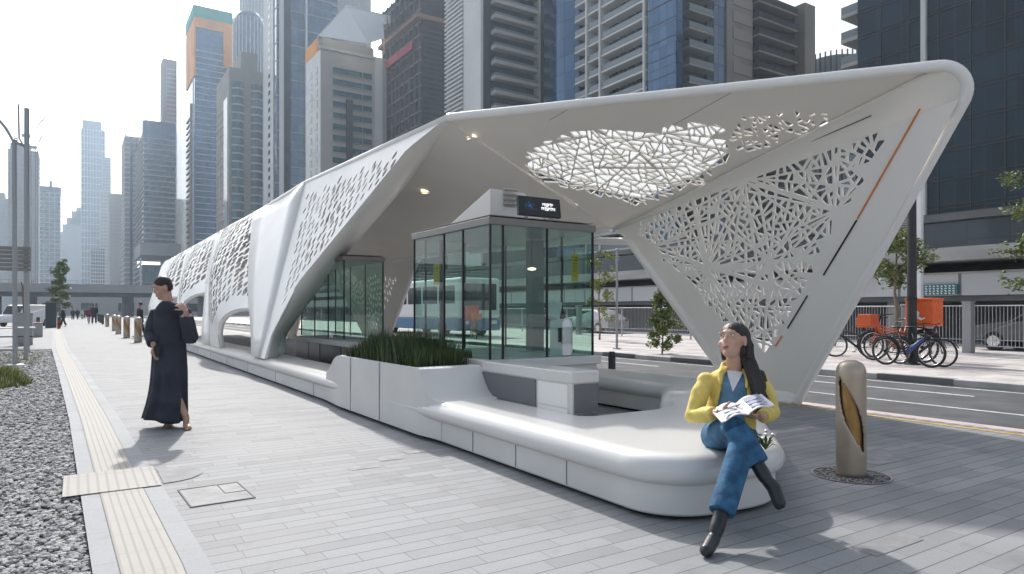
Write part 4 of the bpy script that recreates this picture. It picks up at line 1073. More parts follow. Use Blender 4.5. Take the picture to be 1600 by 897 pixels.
# feathery tuft and grass by the lamp post
rg = random.Random(40); sp = []
for _ in range(5200):
    a = rg.random() * 6.28; r_ = math.sqrt(rg.random()); sp.append((-1.13 + math.cos(a) * r_ * .42, 15.6 + math.sin(a) * r_ * .7, -.03))
tf = blades('grass_tuft', 'clump of green grass with pale feathery heads beside the grey post', 'grass clump', sp, lambda x, y: .40 * max(.3, 1 - ((x + 1.13) ** 2 / .2 + (y - 15.6) ** 2 / .55)), [M_foil[1], M_foil[2], mat('pale_plume', (.62, .62, .52), .8)], lean=.6, wd=.008, kind=None)
sp = [(rnd.uniform(-9, -.9), rnd.uniform(21, 27), -.03) for _ in range(6000)]
blades('short_grass', 'thin strip of short grass at the far end of the gravel', 'grass', sp, lambda x, y: .07, [M_foil[1], M_foil[2], M_grass[2]], lean=.8, wd=.012)

# ================================================================== ACROSS THE ROAD
# tall black lamp post
lp = thing('lamp_post', 'thick tall black lamp post standing among the parked bicycles', 'lamp post', (17.75, 8.95, 0))
mb = MB(); mb.tube([(0, 0, 0), (0, 0, .02), (0, 0, 3), (0, 0, 5.6)], [.115, .115, .105, .095], 16); mb.build('pole', M_black, lp, smooth=True)
mb = MB(); mb.lathe((0, 0, 0), [(.19, 0), (.19, .03), (.13, .05), (.12, .3), (.108, .32)], 16); mb.build('base_plate', M_black, lp, smooth=True)
mb = MB(); mb.tube([(0, 0, 1.62), (0, 0, 1.70)], .118, 16); mb.build('band', M_blackm, lp)
mb = MB(); mb.tube([(0, 0, 5.6), (-.5, 0, 5.85), (-1.4, 0, 5.9)], [.06, .05, .04], 8); mb.build('arm', M_black, lp); mb = MB(); mb.cbox((-1.6, 0, 5.88), (.6, .25, .08)); mb.build('lamp_head', M_black, lp, bevel=.02)
lp2 = thing('lamp_post', 'slim grey post on the far pavement right of the kiosk', 'post', (16.1, 18.2, 0))
mb = MB(); mb.tube([(0, 0, 0), (0, 0, 3.5)], [.045, .04], 10); mb.build('pole', M_steel, lp2); mb = MB(); mb.cbox((0, 0, .02), (.2, .2, .04)); mb.build('base_plate', M_steel, lp2); mb = MB(); mb.ellipsoid((0, 0, 3.52), (.06, .06, .05)); mb.build('cap', M_steel, lp2)
# railings
def rail_panel(label, x, y, L_, first=None, post=True):
    if first: return dup(first, (x, y, 0), 0, label)
    t = thing('railing_panel', label, 'railing', (x, y, 0), 0, 'pale metal railing panels along the far pavement')
    mb = MB(); mb.tube([(0, .03, 1.52), (0, L_ - .03, 1.52)], .022, 6); mb.build('top_rail', M_galv, t)
    mb = MB(); mb.tube([(0, .03, .22), (0, L_ - .03, .22)], .018, 6); mb.tube([(0, .03, .42), (0, L_ - .03, .42)], .012, 6); mb.build('bottom_rail', M_galv, t)
    n = 22; mb = MB()
    for k in range(n): yy = .1 + (L_ - .2) * k / (n - 1); mb.tube([(0, yy, .22), (0, yy, 1.52)], .0095, 5)
    mb.build('pickets', M_galv, t)
    mb = MB(); mb.box((-.03, -.03, 0), (.03, .03, 1.56)); mb.build('post', M_galv, t)
    return t
ords = ['first', 'second', 'third', 'fourth', 'fifth', 'sixth', 'seventh', 'eighth', 'ninth', 'tenth', 'eleventh', 'twelfth', 'thirteenth', 'fourteenth', 'fifteenth', 'sixteenth', 'seventeenth']
f0 = None
for k in range(17):
    y = 3.2 + k * 2.42; lb = '%s pale railing panel counted from the right edge along the far pavement' % ords[k]
    o = rail_panel(lb, 24.6, y, 2.4, f0); f0 = f0 or o
for i, (y, lb) in enumerate(((10.45, 'dark grey square gate post right of the bicycles'), (21.2, 'dark grey square gate post behind the leaning wall'), (30.6, 'dark grey square gate post nearest the glass kiosk'))):
    mb = MB(); mb.box((-.13, -.13, 0), (.13, .13, 1.62)); mb.box((-.15, -.15, 1.62), (.15, .15, 1.66)); o = mb.build('gate_post', M_steel, bevel=.01); o.location = (24.2, y, 0); tag(o, lb, 'post', 'dark gate posts in the railing')
# low planted mesh strip behind the railing
# station building: white parapet panels, slab, glass level
st = thing('station_building', 'long low station building with concrete ledges and dark glass upper level', 'building', (30, 0, 0))
def sb(name, mb, m, **k): mb.v = [(p[0] - 30, p[1], p[2]) for p in mb.v]; return mb.build(name, m, st, **k)
M_panel = facade_glass('parapet_panel', (.58, .59, .60), (.63, .64, .65), (2.4, 30), rough=.55, line=(.2, .2, .2), wav=0); M_panel.node_tree.nodes['Principled BSDF'].inputs['Metallic'].default_value = 0; M_panel.node_tree.nodes['Principled BSDF'].inputs['Specular IOR Level'].default_value = .3
mb = MB(); mb.box((30, -30, 1.98), (30.3, 120, 2.86)); sb('parapet', mb, M_panel)
mb = MB(); mb.box((29.9, -30, 2.86), (30.5, 120, 2.93)); sb('parapet_cap', mb, M_conc)
mb = MB(); mb.box((29.2, -30, 3.36), (36, 120, 3.62)); mb.box((29.6, -30, 3.63), (36, 120, 3.92)); sb('ledge', mb, M_conc)
mb = MB(); mb.box((33, -30, 0), (33.2, 120, 3.36)); sb('back_wall', mb, M_concd)
mb = MB(); mb.box((30.1, -30, 1.75), (33, 120, 1.97)); sb('deck', mb, M_concd)
for k in range(16):
    y = 2 + k * 7; mb = MB(); mb.box((30.6, y, 0), (31.1, y + .5, 1.75)); sb('column', mb, M_conc)
    mb = MB(); mb.add([(29.5, y, 3.36), (29.5, y + .3, 3.36), (31.4, y + .3, 2.9), (31.4, y, 2.9), (32.9, y, 3.36), (32.9, y + .3, 3.36), (32.9, y, 2.5), (32.9, y + .3, 2.5)], [(0, 1, 2, 3), (0, 4, 6, 3), (1, 5, 7, 2), (3, 2, 7, 6)]); sb('beam', mb, M_conc)
M_sg = facade_glass('station_glass', (.015, .022, .03), (.04, .055, .07), (1.6, 2.2), rough=.12, wav=.1)
M_sg.node_tree.nodes['Principled BSDF'].inputs['Metallic'].default_value = 0
mb = MB(); mb.box((32.4, -30, 3.92), (37, 120, 5.3)); sb('glass_level', mb, M_sg)
mb = MB(); mb.box((32.0, -30, 5.3), (38, 120, 5.62)); sb('louvre_band', mb, M_concd)
# small teal patterned banner on the parapet
bn = MB(); bn.box((29.86, 13.3, 2.02), (29.96, 15.0, 2.45)); b_ = bn.build('banner', mat('teal', (.05, .22, .24), .5)); tag(b_, 'teal patterned banner fixed below the parapet behind the bicycles', 'banner')
mb = MB(); rg = random.Random(6)
for i in range(9):
    for j in range(4): mb.cbox((29.84, 13.42 + i * .15, 2.07 + j * .1), (.02, .085, .05), Matrix.Rotation(R(45 if (i + j) % 2 else 0), 3, 'X'))
mb.build('pattern', M_whitep, b_)
# white vertical light box on post
lb_ = thing('sign_totem', 'white edged dark louvre sign standing beyond the black lamp post', 'sign', (27.5, 13.6, 0))
mb = MB(); mb.box((-.1, -.12, 0), (.1, .12, 6.4)); mb.build('column', M_whitep, lb_, bevel=.01)
mb = MB()
for k in range(26): mb.box((-.05, .15, 3.9 + k * .095), (.05, 1.7, 3.94 + k * .095))
mb.build('louvres', M_steel, lb_)
# grey slatted cabinet by the wall
cb_ = thing('bicycle_cabinet', 'grey rounded metal cabinet partly hidden by the leaning wall', 'cabinet', (19.6, 13.6, 0))
mb = MB(); mb.box((-.3, -.5, .05), (.3, .5, 1.35)); mb.build('body', M_galv, cb_, bevel=.06)
mb = MB(); mb.box((-.32, -.34, .25), (-.295, .34, 1.15)); mb.build('door', M_concd, cb_, bevel=.03)
mb = MB(); mb.box((-.33, -.55, 0), (.33, .55, .05)); mb.build('foot', M_galv, cb_)

def bicycle(name, label, mframe, loc, rz=0, box=None, group='bicycles parked around the black post', fat=1.0):
    t = thing(name, label, 'bicycle', loc, rz, group); r = .335; wb = .54
    for s in (-1, 1):
        w = MB(); w.torus((0, s * wb, r + .01), r - .018, .024 * fat, 'X', 30, 6); wh = w.build('wheel', M_rubber, t, smooth='all')
        w = MB(); w.torus((0, s * wb, r + .01), r - .045, .009, 'X', 30, 5); w.build('rim', M_chrome, wh, smooth='all')
        w = MB()
        for k in range(16): a = 2 * math.pi * k / 16; w.tube([(.0, s * wb, r + .01), (0, s * wb + math.cos(a) * (r - .05), r + .01 + math.sin(a) * (r - .05))], .0022, 3)
        w.build('spokes', M_steel, wh)
        w = MB(); w.tube([(-.045, s * wb, r + .01), (.045, s * wb, r + .01)], .035 if s < 0 else .02, 10); w.build('hub', M_blackm, wh)
        w = MB(); w.tube([(0, s * wb + math.cos(a) * (r + .035), r + .01 + math.sin(a) * (r + .035)) for a in [R(10 + 16 * k) if s < 0 else R(20 + 15 * k) for k in range(10)]], .018, 6, ell=(1.4, .35)); w.build('mudguard', M_black, t)
    bb_ = (0, -.06, .30); st_ = (0, -.20, .80); hd = (0, .40, .88); hb = (0, .43, .70)
    f = MB(); f.tube([hb, bb_], .034 * fat, 8); f.tube([bb_, st_], .02, 8); f.tube([(0, -.16, .62), (0, .40, .80)] if fat < 1.2 else [(0, -.08, .42), (0, .30, .60)], .02, 8); f.tube([hb, hd], .023, 8)
    f.tube([(.03, -wb, r), (.03, -.06, .3)], .011, 6); f.tube([(-.03, -wb, r), (-.03, -.06, .3)], .011, 6); f.tube([(.03, -wb, r), (0, -.17, .66)], .009, 6); f.tube([(-.03, -wb, r), (0, -.17, .66)], .009, 6)
    f.tube([(.045, wb, r), (.045, .46, .66), (0, .44, .72)], .013, 6); f.tube([(-.045, wb, r), (-.045, .46, .66), (0, .44, .72)], .013, 6)
    f.build('frame', mframe, t, smooth='all')
    h = MB(); h.tube([(0, .40, .88), (0, .37, 1.02)], .014, 6); h.tube([(-.30, .22, 1.06), (-.2, .34, 1.04), (0, .38, 1.02), (.2, .34, 1.04), (.30, .22, 1.06)], .012, 6); h.build('handlebar', M_blackm, t)
    s_ = MB(); s_.tube([st_, (0, -.23, .92)], .013, 6); s_.ellipsoid((0, -.27, .95), (.075, .14, .03)); s_.ellipsoid((0, -.16, .95), (.03, .12, .02)); s_.build('saddle', M_black, t, smooth='all')
    c = MB(); c.tube([(.05, -.06, .30), (.05, .05, .17)], .009, 5); c.tube([(-.05, -.06, .30), (-.05, -.17, .43)], .009, 5); c.box((.05, .0, .155), (.13, .1, .175)); c.box((-.13, -.22, .42), (-.05, -.12, .44)); c.torus((.035, -.06, .30), .085, .006, 'X', 20, 4); c.build('crankset', M_blackm, t)
    k = MB(); k.tube([(.08, -.2, .82), (.08, -.75, .72)], .008, 5); k.tube([(-.08, -.2, .82), (-.08, -.75, .72)], .008, 5); k.tube([(.08, -.72, .72), (.05, -wb, r)], .007, 5); k.tube([(-.08, -.72, .72), (-.05, -wb, r)], .007, 5); k.build('luggage_rack', M_blackm, t)
    q = MB(); q.ellipsoid((0, -.80, .66), (.03, .02, .025)); q.build('tail_light', M_red, t)
    return t
bk_ = bicycle('bicycle', 'black bicycle with a thick blue down tube in front of the black post', M_black, (17.15, 8.75, 0), R(180), fat=1.35)
mb = MB(); mb.tube([(0, .40, .68), (0, -.02, .34)], [.05, .062], 10); mb.build('battery_tube', M_blue, bk_, smooth='all')
bicycle('bicycle', 'plain black bicycle just behind the blue one', M_black, (17.5, 8.62, 0), R(176))
bicycle('bicycle', 'black bicycle farthest left of the group, half behind the canopy wall side', M_black, (18.9, 11.1, 0), R(20))
def cargo(label, loc, rz, s=1.0, boxcol=M_orange):
    t = bicycle('delivery_bicycle', label, M_orangep, loc, rz); t['category'] = 'delivery bicycle'; t['group'] = 'orange delivery bicycles'
    b = MB(); b.box((-.27, -.86, .80), (.27, -.28, 1.34)); bx = b.build('delivery_box', boxcol, t, bevel=.03)
    l = MB(); l.box((-.28, -.87, 1.34), (.28, -.27, 1.40)); l.build('lid', boxcol, bx, bevel=.02)
    for sx in (-1, 1):
        g = MB(); g.tube([(sx * .272, -.70, .98), (sx * .272, -.62, .95), (sx * .272, -.54, 1.0), (sx * .272, -.56, 1.09), (sx * .272, -.50, 1.15)], [.012, .03, .035, .03, .012], 6, ell=(.5, 1)); g.build('emblem', M_whitep, bx)
    b = MB(); b.box((-.2, .50, .80), (.2, .82, 1.05)); b.build('basket', M_orangep, t, bevel=.02)
    return t
c1 = cargo('orange delivery bicycle with a big orange box right of the black post', (18.3, 9.6, 0), R(4)); c1.scale = (1.15, 1.15, 1.2)
c2 = cargo('orange delivery bicycle with a dark grey box left of the black post', (19.2, 10.2, 0), R(8), boxcol=M_steel); c2.scale = (1.1, 1.1, 1.1)
c3 = cargo('orange delivery box bicycle seen between the two glass kiosks', (16.4, 29.0, 0), R(160)); c3.scale = (1.15, 1.15, 1.15)

# vehicles
def car(name, label, cat, loc, rz, mbody, L_=4.4, Wd=1.8, H=1.45, van=False, group=None):
    t = thing(name, label, cat, loc, rz, group); hl, hw = L_ / 2, Wd / 2
    prof = [(-hl, .35), (-hl, .8), (-hl * .86, .95), (-hl * .5, H - .08), (-hl * .25, H), (hl * .15, H), (hl * .45, 1.0), (hl * .85, .86), (hl, .66), (hl, .35)]
    if van: prof = [(-hl, .35), (-hl, H - .1), (-hl * .92, H), (hl * .35, H), (hl * .5, H - .12), (hl * .78, 1.05), (hl * .95, .95), (hl, .7), (hl, .35)]
    b = MB(); n = len(prof); vs = []
    for x, k in ((-hw, 0), (-hw * .97, 1), (hw * .97, 1), (hw, 0)): pass
    for sx in (-1, 1): vs += [(sx * hw * (.84 if z > .95 else 1.0), y, z) for y, z in prof]
    b.add(vs, [(i, (i + 1) % n, n + (i + 1) % n, n + i) for i in range(n)] + [tuple(range(n)), tuple(range(2 * n - 1, n - 1, -1))]); b.build('body', mbody, t, bevel=.06)
    g = MB(); w0 = hw * .86
    if not van:
        for sx in (-1, 1): g.add([(sx * w0 * 1.02, -hl * .55, 1.0), (sx * w0 * 1.02, hl * .38, 1.0), (sx * w0, hl * .13, H - .08), (sx * w0, -hl * .45, H - .1)], [(0, 1, 2, 3)])
    else:
        for sx in (-1, 1): g.add([(sx * w0 * 1.02, hl * .25, 1.15), (sx * w0 * 1.02, hl * .66, 1.15), (sx * w0, hl * .46, H - .2), (sx * w0, hl * .25, H - .15)], [(0, 1, 2, 3)])
    g.add([(-w0 * .8, hl * .47 + .03, 1.02), (w0 * .8, hl * .47 + .03, 1.02), (w0 * .8, hl * .2 + .03, H - .05), (-w0 * .8, hl * .2 + .03, H - .05)] if not van else [(-w0 * .85, hl * .77 + .02, 1.1), (w0 * .85, hl * .77 + .02, 1.1), (w0 * .85, hl * .52, H - .1), (-w0 * .85, hl * .52, H - .1)], [(0, 1, 2, 3)])
    g.build('window_glass', mat('car_glass', (.015, .018, .02), .08, spec=.8), t)
    for sx in (-1, 1):
        for sy in (-.62, .62):
            w = MB(); w.tube([(sx * (hw - .2), sy * hl, .32), (sx * (hw + .01), sy * hl, .32)], .32, 20); wh = w.build('wheel', M_rubber, t); w = MB(); w.tube([(sx * (hw + .005), sy * hl, .32), (sx * (hw + .02), sy * hl, .32)], .2, 14); w.build('rim', M_chrome, wh)
        l = MB(); l.cbox((sx * hw * .72, hl - .02, .68), (.3, .08, .12)); l.build('headlight', M_whitep, t, bevel=.02)
        l = MB(); l.cbox((sx * hw * .75, -hl + .01, .8), (.22, .06, .14)); l.build('tail_light', M_red, t)
    return t
car('van', 'small white van parked left of the path below the footbridge', 'van', (-3.9, 74, 0), R(150), M_whitep, 4.6, 1.9, 1.9, van=True)
car('parked_car', 'dark car parked behind the railing under the leaning wall', 'car', (27.2, 21.5, 0), R(2), M_black, group='cars parked behind the railing')
car('parked_car', 'black car parked behind the railing at the right edge', 'car', (27.2, 9.2, 0), R(-3), M_concd, group='cars parked behind the railing')
car('parked_car', 'silver grey car parked behind the railing beyond the kiosk', 'car', (27.3, 33, 0), R(2), M_galv, group='cars parked behind the railing')
# white and blue bus
bus = thing('bus', 'white bus with blue lower panels stopped across the road', 'bus', (17.9, 36.5, 0))
mb = MB(); mb.box((-1.25, -5.5, .95), (1.25, 5.5, 3.1)); mb.build('body', M_whitep, bus, bevel=.12)
mb = MB(); mb.box((-1.26, -5.5, .32), (1.26, 5.5, .96)); mb.build('skirt', mat('bus_blue', (.04, .16, .32), .4), bus, bevel=.05)
for k in range(5):
    mb = MB(); mb.box((-1.27, -5.0 + k * 2.05, 1.75), (-1.245, -3.2 + k * 2.05, 2.7)); mb.build('window', M_sg, bus)
mb = MB(); mb.box((-1.0, -5.53, 1.4), (1.0, -5.49, 2.8)); mb.build('windscreen', M_sg, bus, bevel=.03)
for sx in (-1, 1):
    for sy in (-3.6, 3.4): mb = MB(); mb.tube([(sx * 1.0, sy, .48), (sx * 1.28, sy, .48)], .48, 22); mb.build('wheel', M_rubber, bus)
    mb = MB(); mb.cbox((sx * .85, -5.52, .75), (.3, .06, .18)); mb.build('headlight', M_whitep, bus)

# ================================================================== LEFT SIDE OF THE PATH
p1 = thing('lamp_post', 'plain tall grey post standing in the gravel at the left', 'post', (-1.30, 21.0, -.03))
mb = MB(); mb.tube([(0, 0, 0), (-.02, 0, 5.65)], [.056, .05], 14); mb.build('pole', M_steel, p1, smooth=True); mb = MB(); mb.lathe((0, 0, 0), [(.2, 0), (.2, .04), (.09, .06)], 16); mb.build('base_plate', M_steel, p1); mb = MB(); mb.ellipsoid((-.02, 0, 5.65), (.075, .075, .03)); mb.build('cap', M_steel, p1)
p2 = thing('street_lamp', 'tall grey street lamp with a curved arm at the left edge', 'street lamp', (-1.38, 27.2, -.03))
mb = MB(); mb.tube([(0, 0, 0), (0, 0, 8.0)], [.082, .072], 14); mb.build('pole', M_steel, p2, smooth=True)
mb = MB(); mb.tube([(0, 0, 6.75), (-.35, .2, 6.9), (-.55, .25, 7.3), (-.85, .4, 7.75), (-1.3, .6, 7.9), (-1.9, .9, 7.8)], [.05, .05, .05, .05, .045, .04], 8); arm = mb.build('arm', M_steel, p2, smooth='all')
mb = MB(); mb.ellipsoid((-2.2, 1.05, 7.72), (.32, .18, .07)); mb.build('lamp_head', M_steel, p2, smooth='all')
mb = MB(); mb.tube([(0, 0, 6.6), (-.2, 0, 7.0), (-.22, 0, 8.1)], .03, 6); mb.build('bracket', M_steel, p2)
sg = thing('louvre_sign', 'wide grey slatted sign board with a small red square on posts', 'sign', (-2.2, 23.2, 0))
mb = MB()
for k in range(6): mb.box((-4.0, -.05, 2.46 + k * .115), (1.12, .05, 2.555 + k * .115))
mb.build('slats', mat('sign_taupe', (.22, .215, .20), .6), sg)
for x in (-3.6, .95): mb = MB(); mb.box((x, .06, 0), (x + .1, .16, 3.25)); mb.build('post', M_steel, sg)
mb = MB(); mb.box((-.02, -.07, 2.72), (.14, -.05, 2.86)); mb.build('red_square', mat('sign_red', (.35, .02, .03), .5), sg); mb = MB(); mb.box((-.5, -.07, 2.8), (-.2, -.05, 2.88)); mb.build('label_plate', M_whitep, sg)
def cabinet(name, label, cat, loc, d, m, door=True):
    t = thing(name, label, cat, loc); mb = MB(); mb.box((-d[0] / 2, -d[1] / 2, 0), (d[0] / 2, d[1] / 2, d[2])); mb.build('body', m, t, bevel=.02)
    mb = MB(); mb.box((-d[0] * .4, -d[1] / 2 - .012, .1), (d[0] * .4, -d[1] / 2 - .001, d[2] * .9)); mb.build('door', m, t, bevel=.004)
    mb = MB(); mb.box((-d[0] / 2 - .02, -d[1] / 2 - .02, d[2]), (d[0] / 2 + .02, d[1] / 2 + .02, d[2] + .03)); mb.build('cap', M_steel, t)
    return t
cabinet('utility_cabinet', 'tall grey utility cabinet next to the street lamp', 'cabinet', (-1.75, 33, 0), (.55, .4, 1.25), M_steel)
cabinet('utility_cabinet', 'low wide grey cabinet right of the tall cabinet', 'cabinet', (-2.0, 43, 0), (1.0, .5, .72), M_steel)
cabinet('info_kiosk', 'dark green upright kiosk by the distant crossing', 'kiosk', (-1.75, 66, 0), (.75, .5, 2.05), mat('dark_green', (.03, .055, .05), .5))
for i, (x, y, lb) in enumerate(((-2.45, 62, 'red and black striped marker left of the dark kiosk'), (-1.15, 62, 'red and black striped marker right of the dark kiosk'))):
    t = thing('marker_post', lb, 'post', (x, y, 0), 0, 'red and black marker posts')
    for j in range(4): mb = MB(); mb.tube([(0, 0, j * .22), (0, 0, j * .22 + .22)], .12, 10); mb.build('stripe_band', [M_red, M_black][j % 2], t)
tb = thing('picnic_table', 'thin metal table with dark bench at the left edge', 'table', (-2.3, 30.5, 0))
mb = MB(); mb.box((-1.2, -.4, .72), (1.0, .4, .76)); mb.build('tabletop', M_galv, tb)
for x in (-1.0, .8): mb = MB(); mb.tube([(x, 0, 0), (x, 0, .72)], .03, 8); mb.tube([(x, -.35, .02), (x, .35, .02)], .025, 6); mb.build('leg', M_blackm, tb)
mb = MB(); mb.box((-1.2, -.85, .42), (1.0, -.6, .46)); mb.tube([(-1, -.72, 0), (-1, -.72, .42)], .02, 6); mb.tube([(.8, -.72, 0), (.8, -.72, .42)], .02, 6); mb.build('bench', M_black, tb)
bd = thing('feather_banner', 'orange and brown feather banner behind the grey posts', 'banner', (-2.05, 38, 0))
mb = MB(); mb.tube([(0, 0, 0), (0, 0, 2.4), (-.1, 0, 2.7)], .015, 6); mb.build('pole', M_blackm, bd); mb = MB(); mb.add([(0, 0, .9), (.16, 0, 1.1), (.12, 0, 2.1), (-.08, 0, 2.68)], [(0, 1, 2, 3)]); mb.build('flag', mat('banner_orange', (.35, .16, .05), .7), bd, solid=.006)

# road bridge across the end of the path
br_ = thing('road_bridge', 'long grey concrete road bridge crossing the end of the path', 'bridge', (0, 175, 0))
def bs(name, mb, m, **k): mb.v = [(p[0], p[1] - 175, p[2]) for p in mb.v]; return mb.build(name, m, br_, **k)
mb = MB(); mb.box((-140, 175, 5.4), (60, 176, 7.2)); bs('parapet', mb, mat('bridge_grey', (.34, .34, .33), .8, var=.1, vscale=.2))
mb = MB(); mb.box((-140, 176, 4.6), (60, 188, 5.6)); bs('deck', mb, M_concd)
mb = MB(); mb.tube([(-140, 175.2, 7.9), (60, 175.2, 7.9)], .05, 4)
for k in range(50): mb.tube([(-140 + k * 4, 175.2, 7.2), (-140 + k * 4, 175.2, 7.9)], .05, 4)
bs('handrail', mb, M_steel)
for x in (-62, -41, -22, -9.5, 9.0, 25.5): mb = MB(); mb.box((x, 178, 0), (x + 2.0, 186, 4.6)); bs('pier', mb, M_concd if int(x) % 2 else M_conc)
mb = MB(); mb.box((-80, 187, 0), (-14, 187.5, 4.6)); bs('shopfront', mb, M_sg)
low = thing('low_building', 'pale low building seen beneath the road bridge', 'building', (0, 225, 0))
mb = MB(); mb.box((-14, 0, 0), (90, 10, 7)); mb.build('wall', mat('pale_wall', (.42, .41, .40), .8), low)
for k in range(8): mb = MB(); mb.box((-8 + k * 9, -.12, 1.2), (-4 + k * 9, -.02, 3.6)); mb.build('window', M_sg, low)

# ================================================================== TOWERS
class Tower:
    def __init__(s, label, X=None, uf=None, un=None, ur=None, vtop=None, h=None, box=None):
        if box: s.x0, s.y0, s.x1, s.y1, s.h = box
        else:
            t = tX(un, X); s.x0 = X; s.y0 = W(un, 0, t).y; s.y1 = W(uf, 0, tX(uf, X)).y if uf is not None else s.y0 + 20
            s.x1 = W(ur, 0, tY(ur, s.y0)).x; s.h = h or zt(vtop, t); s.t = t
        s.root = thing('tower', label, 'tower', (s.x0, s.y0, 0))
    def part(s, name, mb, m, parent=None, **k):
        mb.v = [(p[0] - s.x0, p[1] - s.y0, p[2]) for p in mb.v]; return mb.build(name, m, parent or s.root, **k)
    def body(s, m, inset=0.0, z1=None, name='wall'):
        mb = MB(); i = inset; mb.box((s.x0 + i, s.y0 + i, -.1), (s.x1 - i, s.y1 - i, z1 or s.h)); return s.part(name, mb, m)
    def bands(s, m, step=3.4, th=.3, out=.15, z0=0, z1=None, x=None, y=None, name='floor_bands'):
        mb = MB(); z = z0 + step; x0, x1 = x or (s.x0, s.x1); y0, y1 = y or (s.y0, s.y1)
        while z < (z1 or s.h): mb.box((x0 - out, y0 - out, z), (x1 + out, y1 + out, z + th)); z += step
        return s.part(name, mb, m)
    def fins(s, m, n, w=.3, out=.2, z0=0, z1=None, side='front', name='fins'):
        mb = MB(); z1 = z1 or s.h
        for k in range(n + 1):
            if side in ('front', 'both'): x = s.x0 + (s.x1 - s.x0) * k / n; mb.box((x - w / 2, s.y0 - out, z0), (x + w / 2, s.y0 - .01, z1))
            if side in ('side', 'both'): y = s.y0 + (s.y1 - s.y0) * k / n; mb.box((s.x0 - out, y - w / 2, z0), (s.x0 - .01, y + w / 2, z1))
        return s.part(name, mb, m)
def fx(T, u): return W(u, 0, tY(u, T.y0)).x            # x on the front face under pixel column u
def fy(T, u): return W(u, 0, tX(u, T.x0)).y            # y on the side face
def fz(T, v, u):                                       # height on the front face
    return zt(v, tY(u, T.y0))
g_dark = facade_glass('glass_dark_teal', (.004, .014, .024), (.010, .034, .052), (3.0, 3.3), rough=.05, wav=.35)
g_blue = facade_glass('glass_blue', (.03, .08, .16), (.06, .14, .25), (1.6, 3.4), rough=.06, wav=.3)
g_mid = facade_glass('glass_grey_blue', (.04, .08, .13), (.09, .145, .21), (2.2, 3.4), rough=.1, wav=.2)
g_teal = facade_glass('glass_teal', (.03, .09, .11), (.07, .15, .17), (1.8, 3.2), rough=.08, wav=.2)
g_dk = facade_glass('glass_black', (.006, .008, .012), (.02, .025, .032), (2.0, 3.0), rough=.12, wav=.1)
for g_ in (g_dk, g_dark, g_teal): g_.node_tree.nodes['Principled BSDF'].inputs['Metallic'].default_value = 0.0; g_.node_tree.nodes['Principled BSDF'].inputs['Specular IOR Level'].default_value = .28
g_blue.node_tree.nodes['Principled BSDF'].inputs['Metallic'].default_value = .5
m_beige = mat('beige_cladding', (.42, .40, .36), .7, var=.08, vscale=.12)
m_white = mat('white_cladding', (.62, .62, .61), .6, var=.06, vscale=.12)
m_tan = mat('tan_render', (.26, .23, .19), .75, var=.15, vscale=.15)
m_brown = mat('brown_frame', (.045, .038, .034), .8, var=.3, vscale=.3)
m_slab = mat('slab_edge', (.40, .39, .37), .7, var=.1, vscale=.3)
m_sof = mat('slab_warm_grey', (.30, .28, .25), .8)  # darker warm grey for balconies, bands and back walls
m_dkm = mat('dark_cladding', (.035, .037, .04), .5)
m_rail = mat('balcony_rail', (.16, .18, .19), .25, spec=.8)
m_or = mat('orange_netting', (.85, .32, .02), .7, var=.2, vscale=.08)
m_tealn = mat('teal_netting', (.02, .34, .27), .8, var=.2, vscale=.1)
m_rednet = mat('red_netting', (.5, .08, .10), .8, var=.3, vscale=.5)
m_conc = M_conc
m_haz = mat('far_concrete', (.36, .35, .34), .8, var=.12, vscale=.05)

def balcony(T, x0, x1, y0, y1, z, th=.25, rail=1.0, face='front', wall=None, mr=None):
    mb = MB(); mb.box((x0, y0, z), (x1, y1, z + th)); b = T.part('balcony', mb, wall or m_slab)
    mb = MB()
    if face == 'front': mb.box((x0 + .03, y0 + .02, z + th), (x1 - .03, y0 + .07, z + th + rail)); mb.box((x0 + .02, y0 + .07, z + th), (x0 + .07, y1, z + th + rail))
    else: mb.box((x0 + .02, y0 + .03, z + th), (x0 + .07, y1 - .03, z + th + rail))
    T.part('railing', mb, mr or m_rail, parent=b); return b

# 1 right-hand dark glass tower with balconies at its far end
T = Tower('dark teal glass tower at the right edge with one white vertical strip', X=85, uf=1340, un=1640, ur=1700, h=62); T.y0 = -2; T.root.location.y = -2; T.x1 = 112
T.body(g_dark); mb = MB()
for k in range(19):
    for dz in (0, .42): mb.box((T.x0 - .10, T.y0, 3.3 * k + dz), (T.x0 - .01, T.y1, 3.3 * k + dz + .09))
T.part('floor_lines', mb, m_dkm)
mb = MB(); y = fy(T, 1445); mb.box((T.x0 - .45, y - .28, 6), (T.x0 - .01, y + .28, 62)); T.part('white_strip', mb, m_white)
for k in range(13):
    y = T.y1 - 3 - k * 3.4; mb = MB(); mb.box((T.x0 - .12, y - .06, 8), (T.x0 - .01, y + .06, 62)); T.part('mullion', mb, m_dkm)
for k in range(8): balcony(T, T.x0 + .5, T.x0 + 8, T.y1, T.y1 + 2.6, 9 + k * 3.3 + 8, th=.5, face='side', wall=m_slab, mr=m_rail)
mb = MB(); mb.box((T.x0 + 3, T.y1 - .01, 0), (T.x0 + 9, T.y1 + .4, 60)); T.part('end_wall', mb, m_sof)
for z0, z1, m in ((7.5, 8.2, m_dkm), (12.2, 12.6, m_dkm)): mb = MB(); mb.box((T.x0 - 1.2, T.y0, z0), (T.x0 - .01, T.y1 - 8, z1)); T.part('podium_ledge', mb, m)
for k in range(4): y = 22 + k * 7; mb = MB(); mb.box((T.x0 - .8, y, 0), (T.x0 - .02, y + 1.6, 12)); T.part('podium_column', mb, m_dkm)
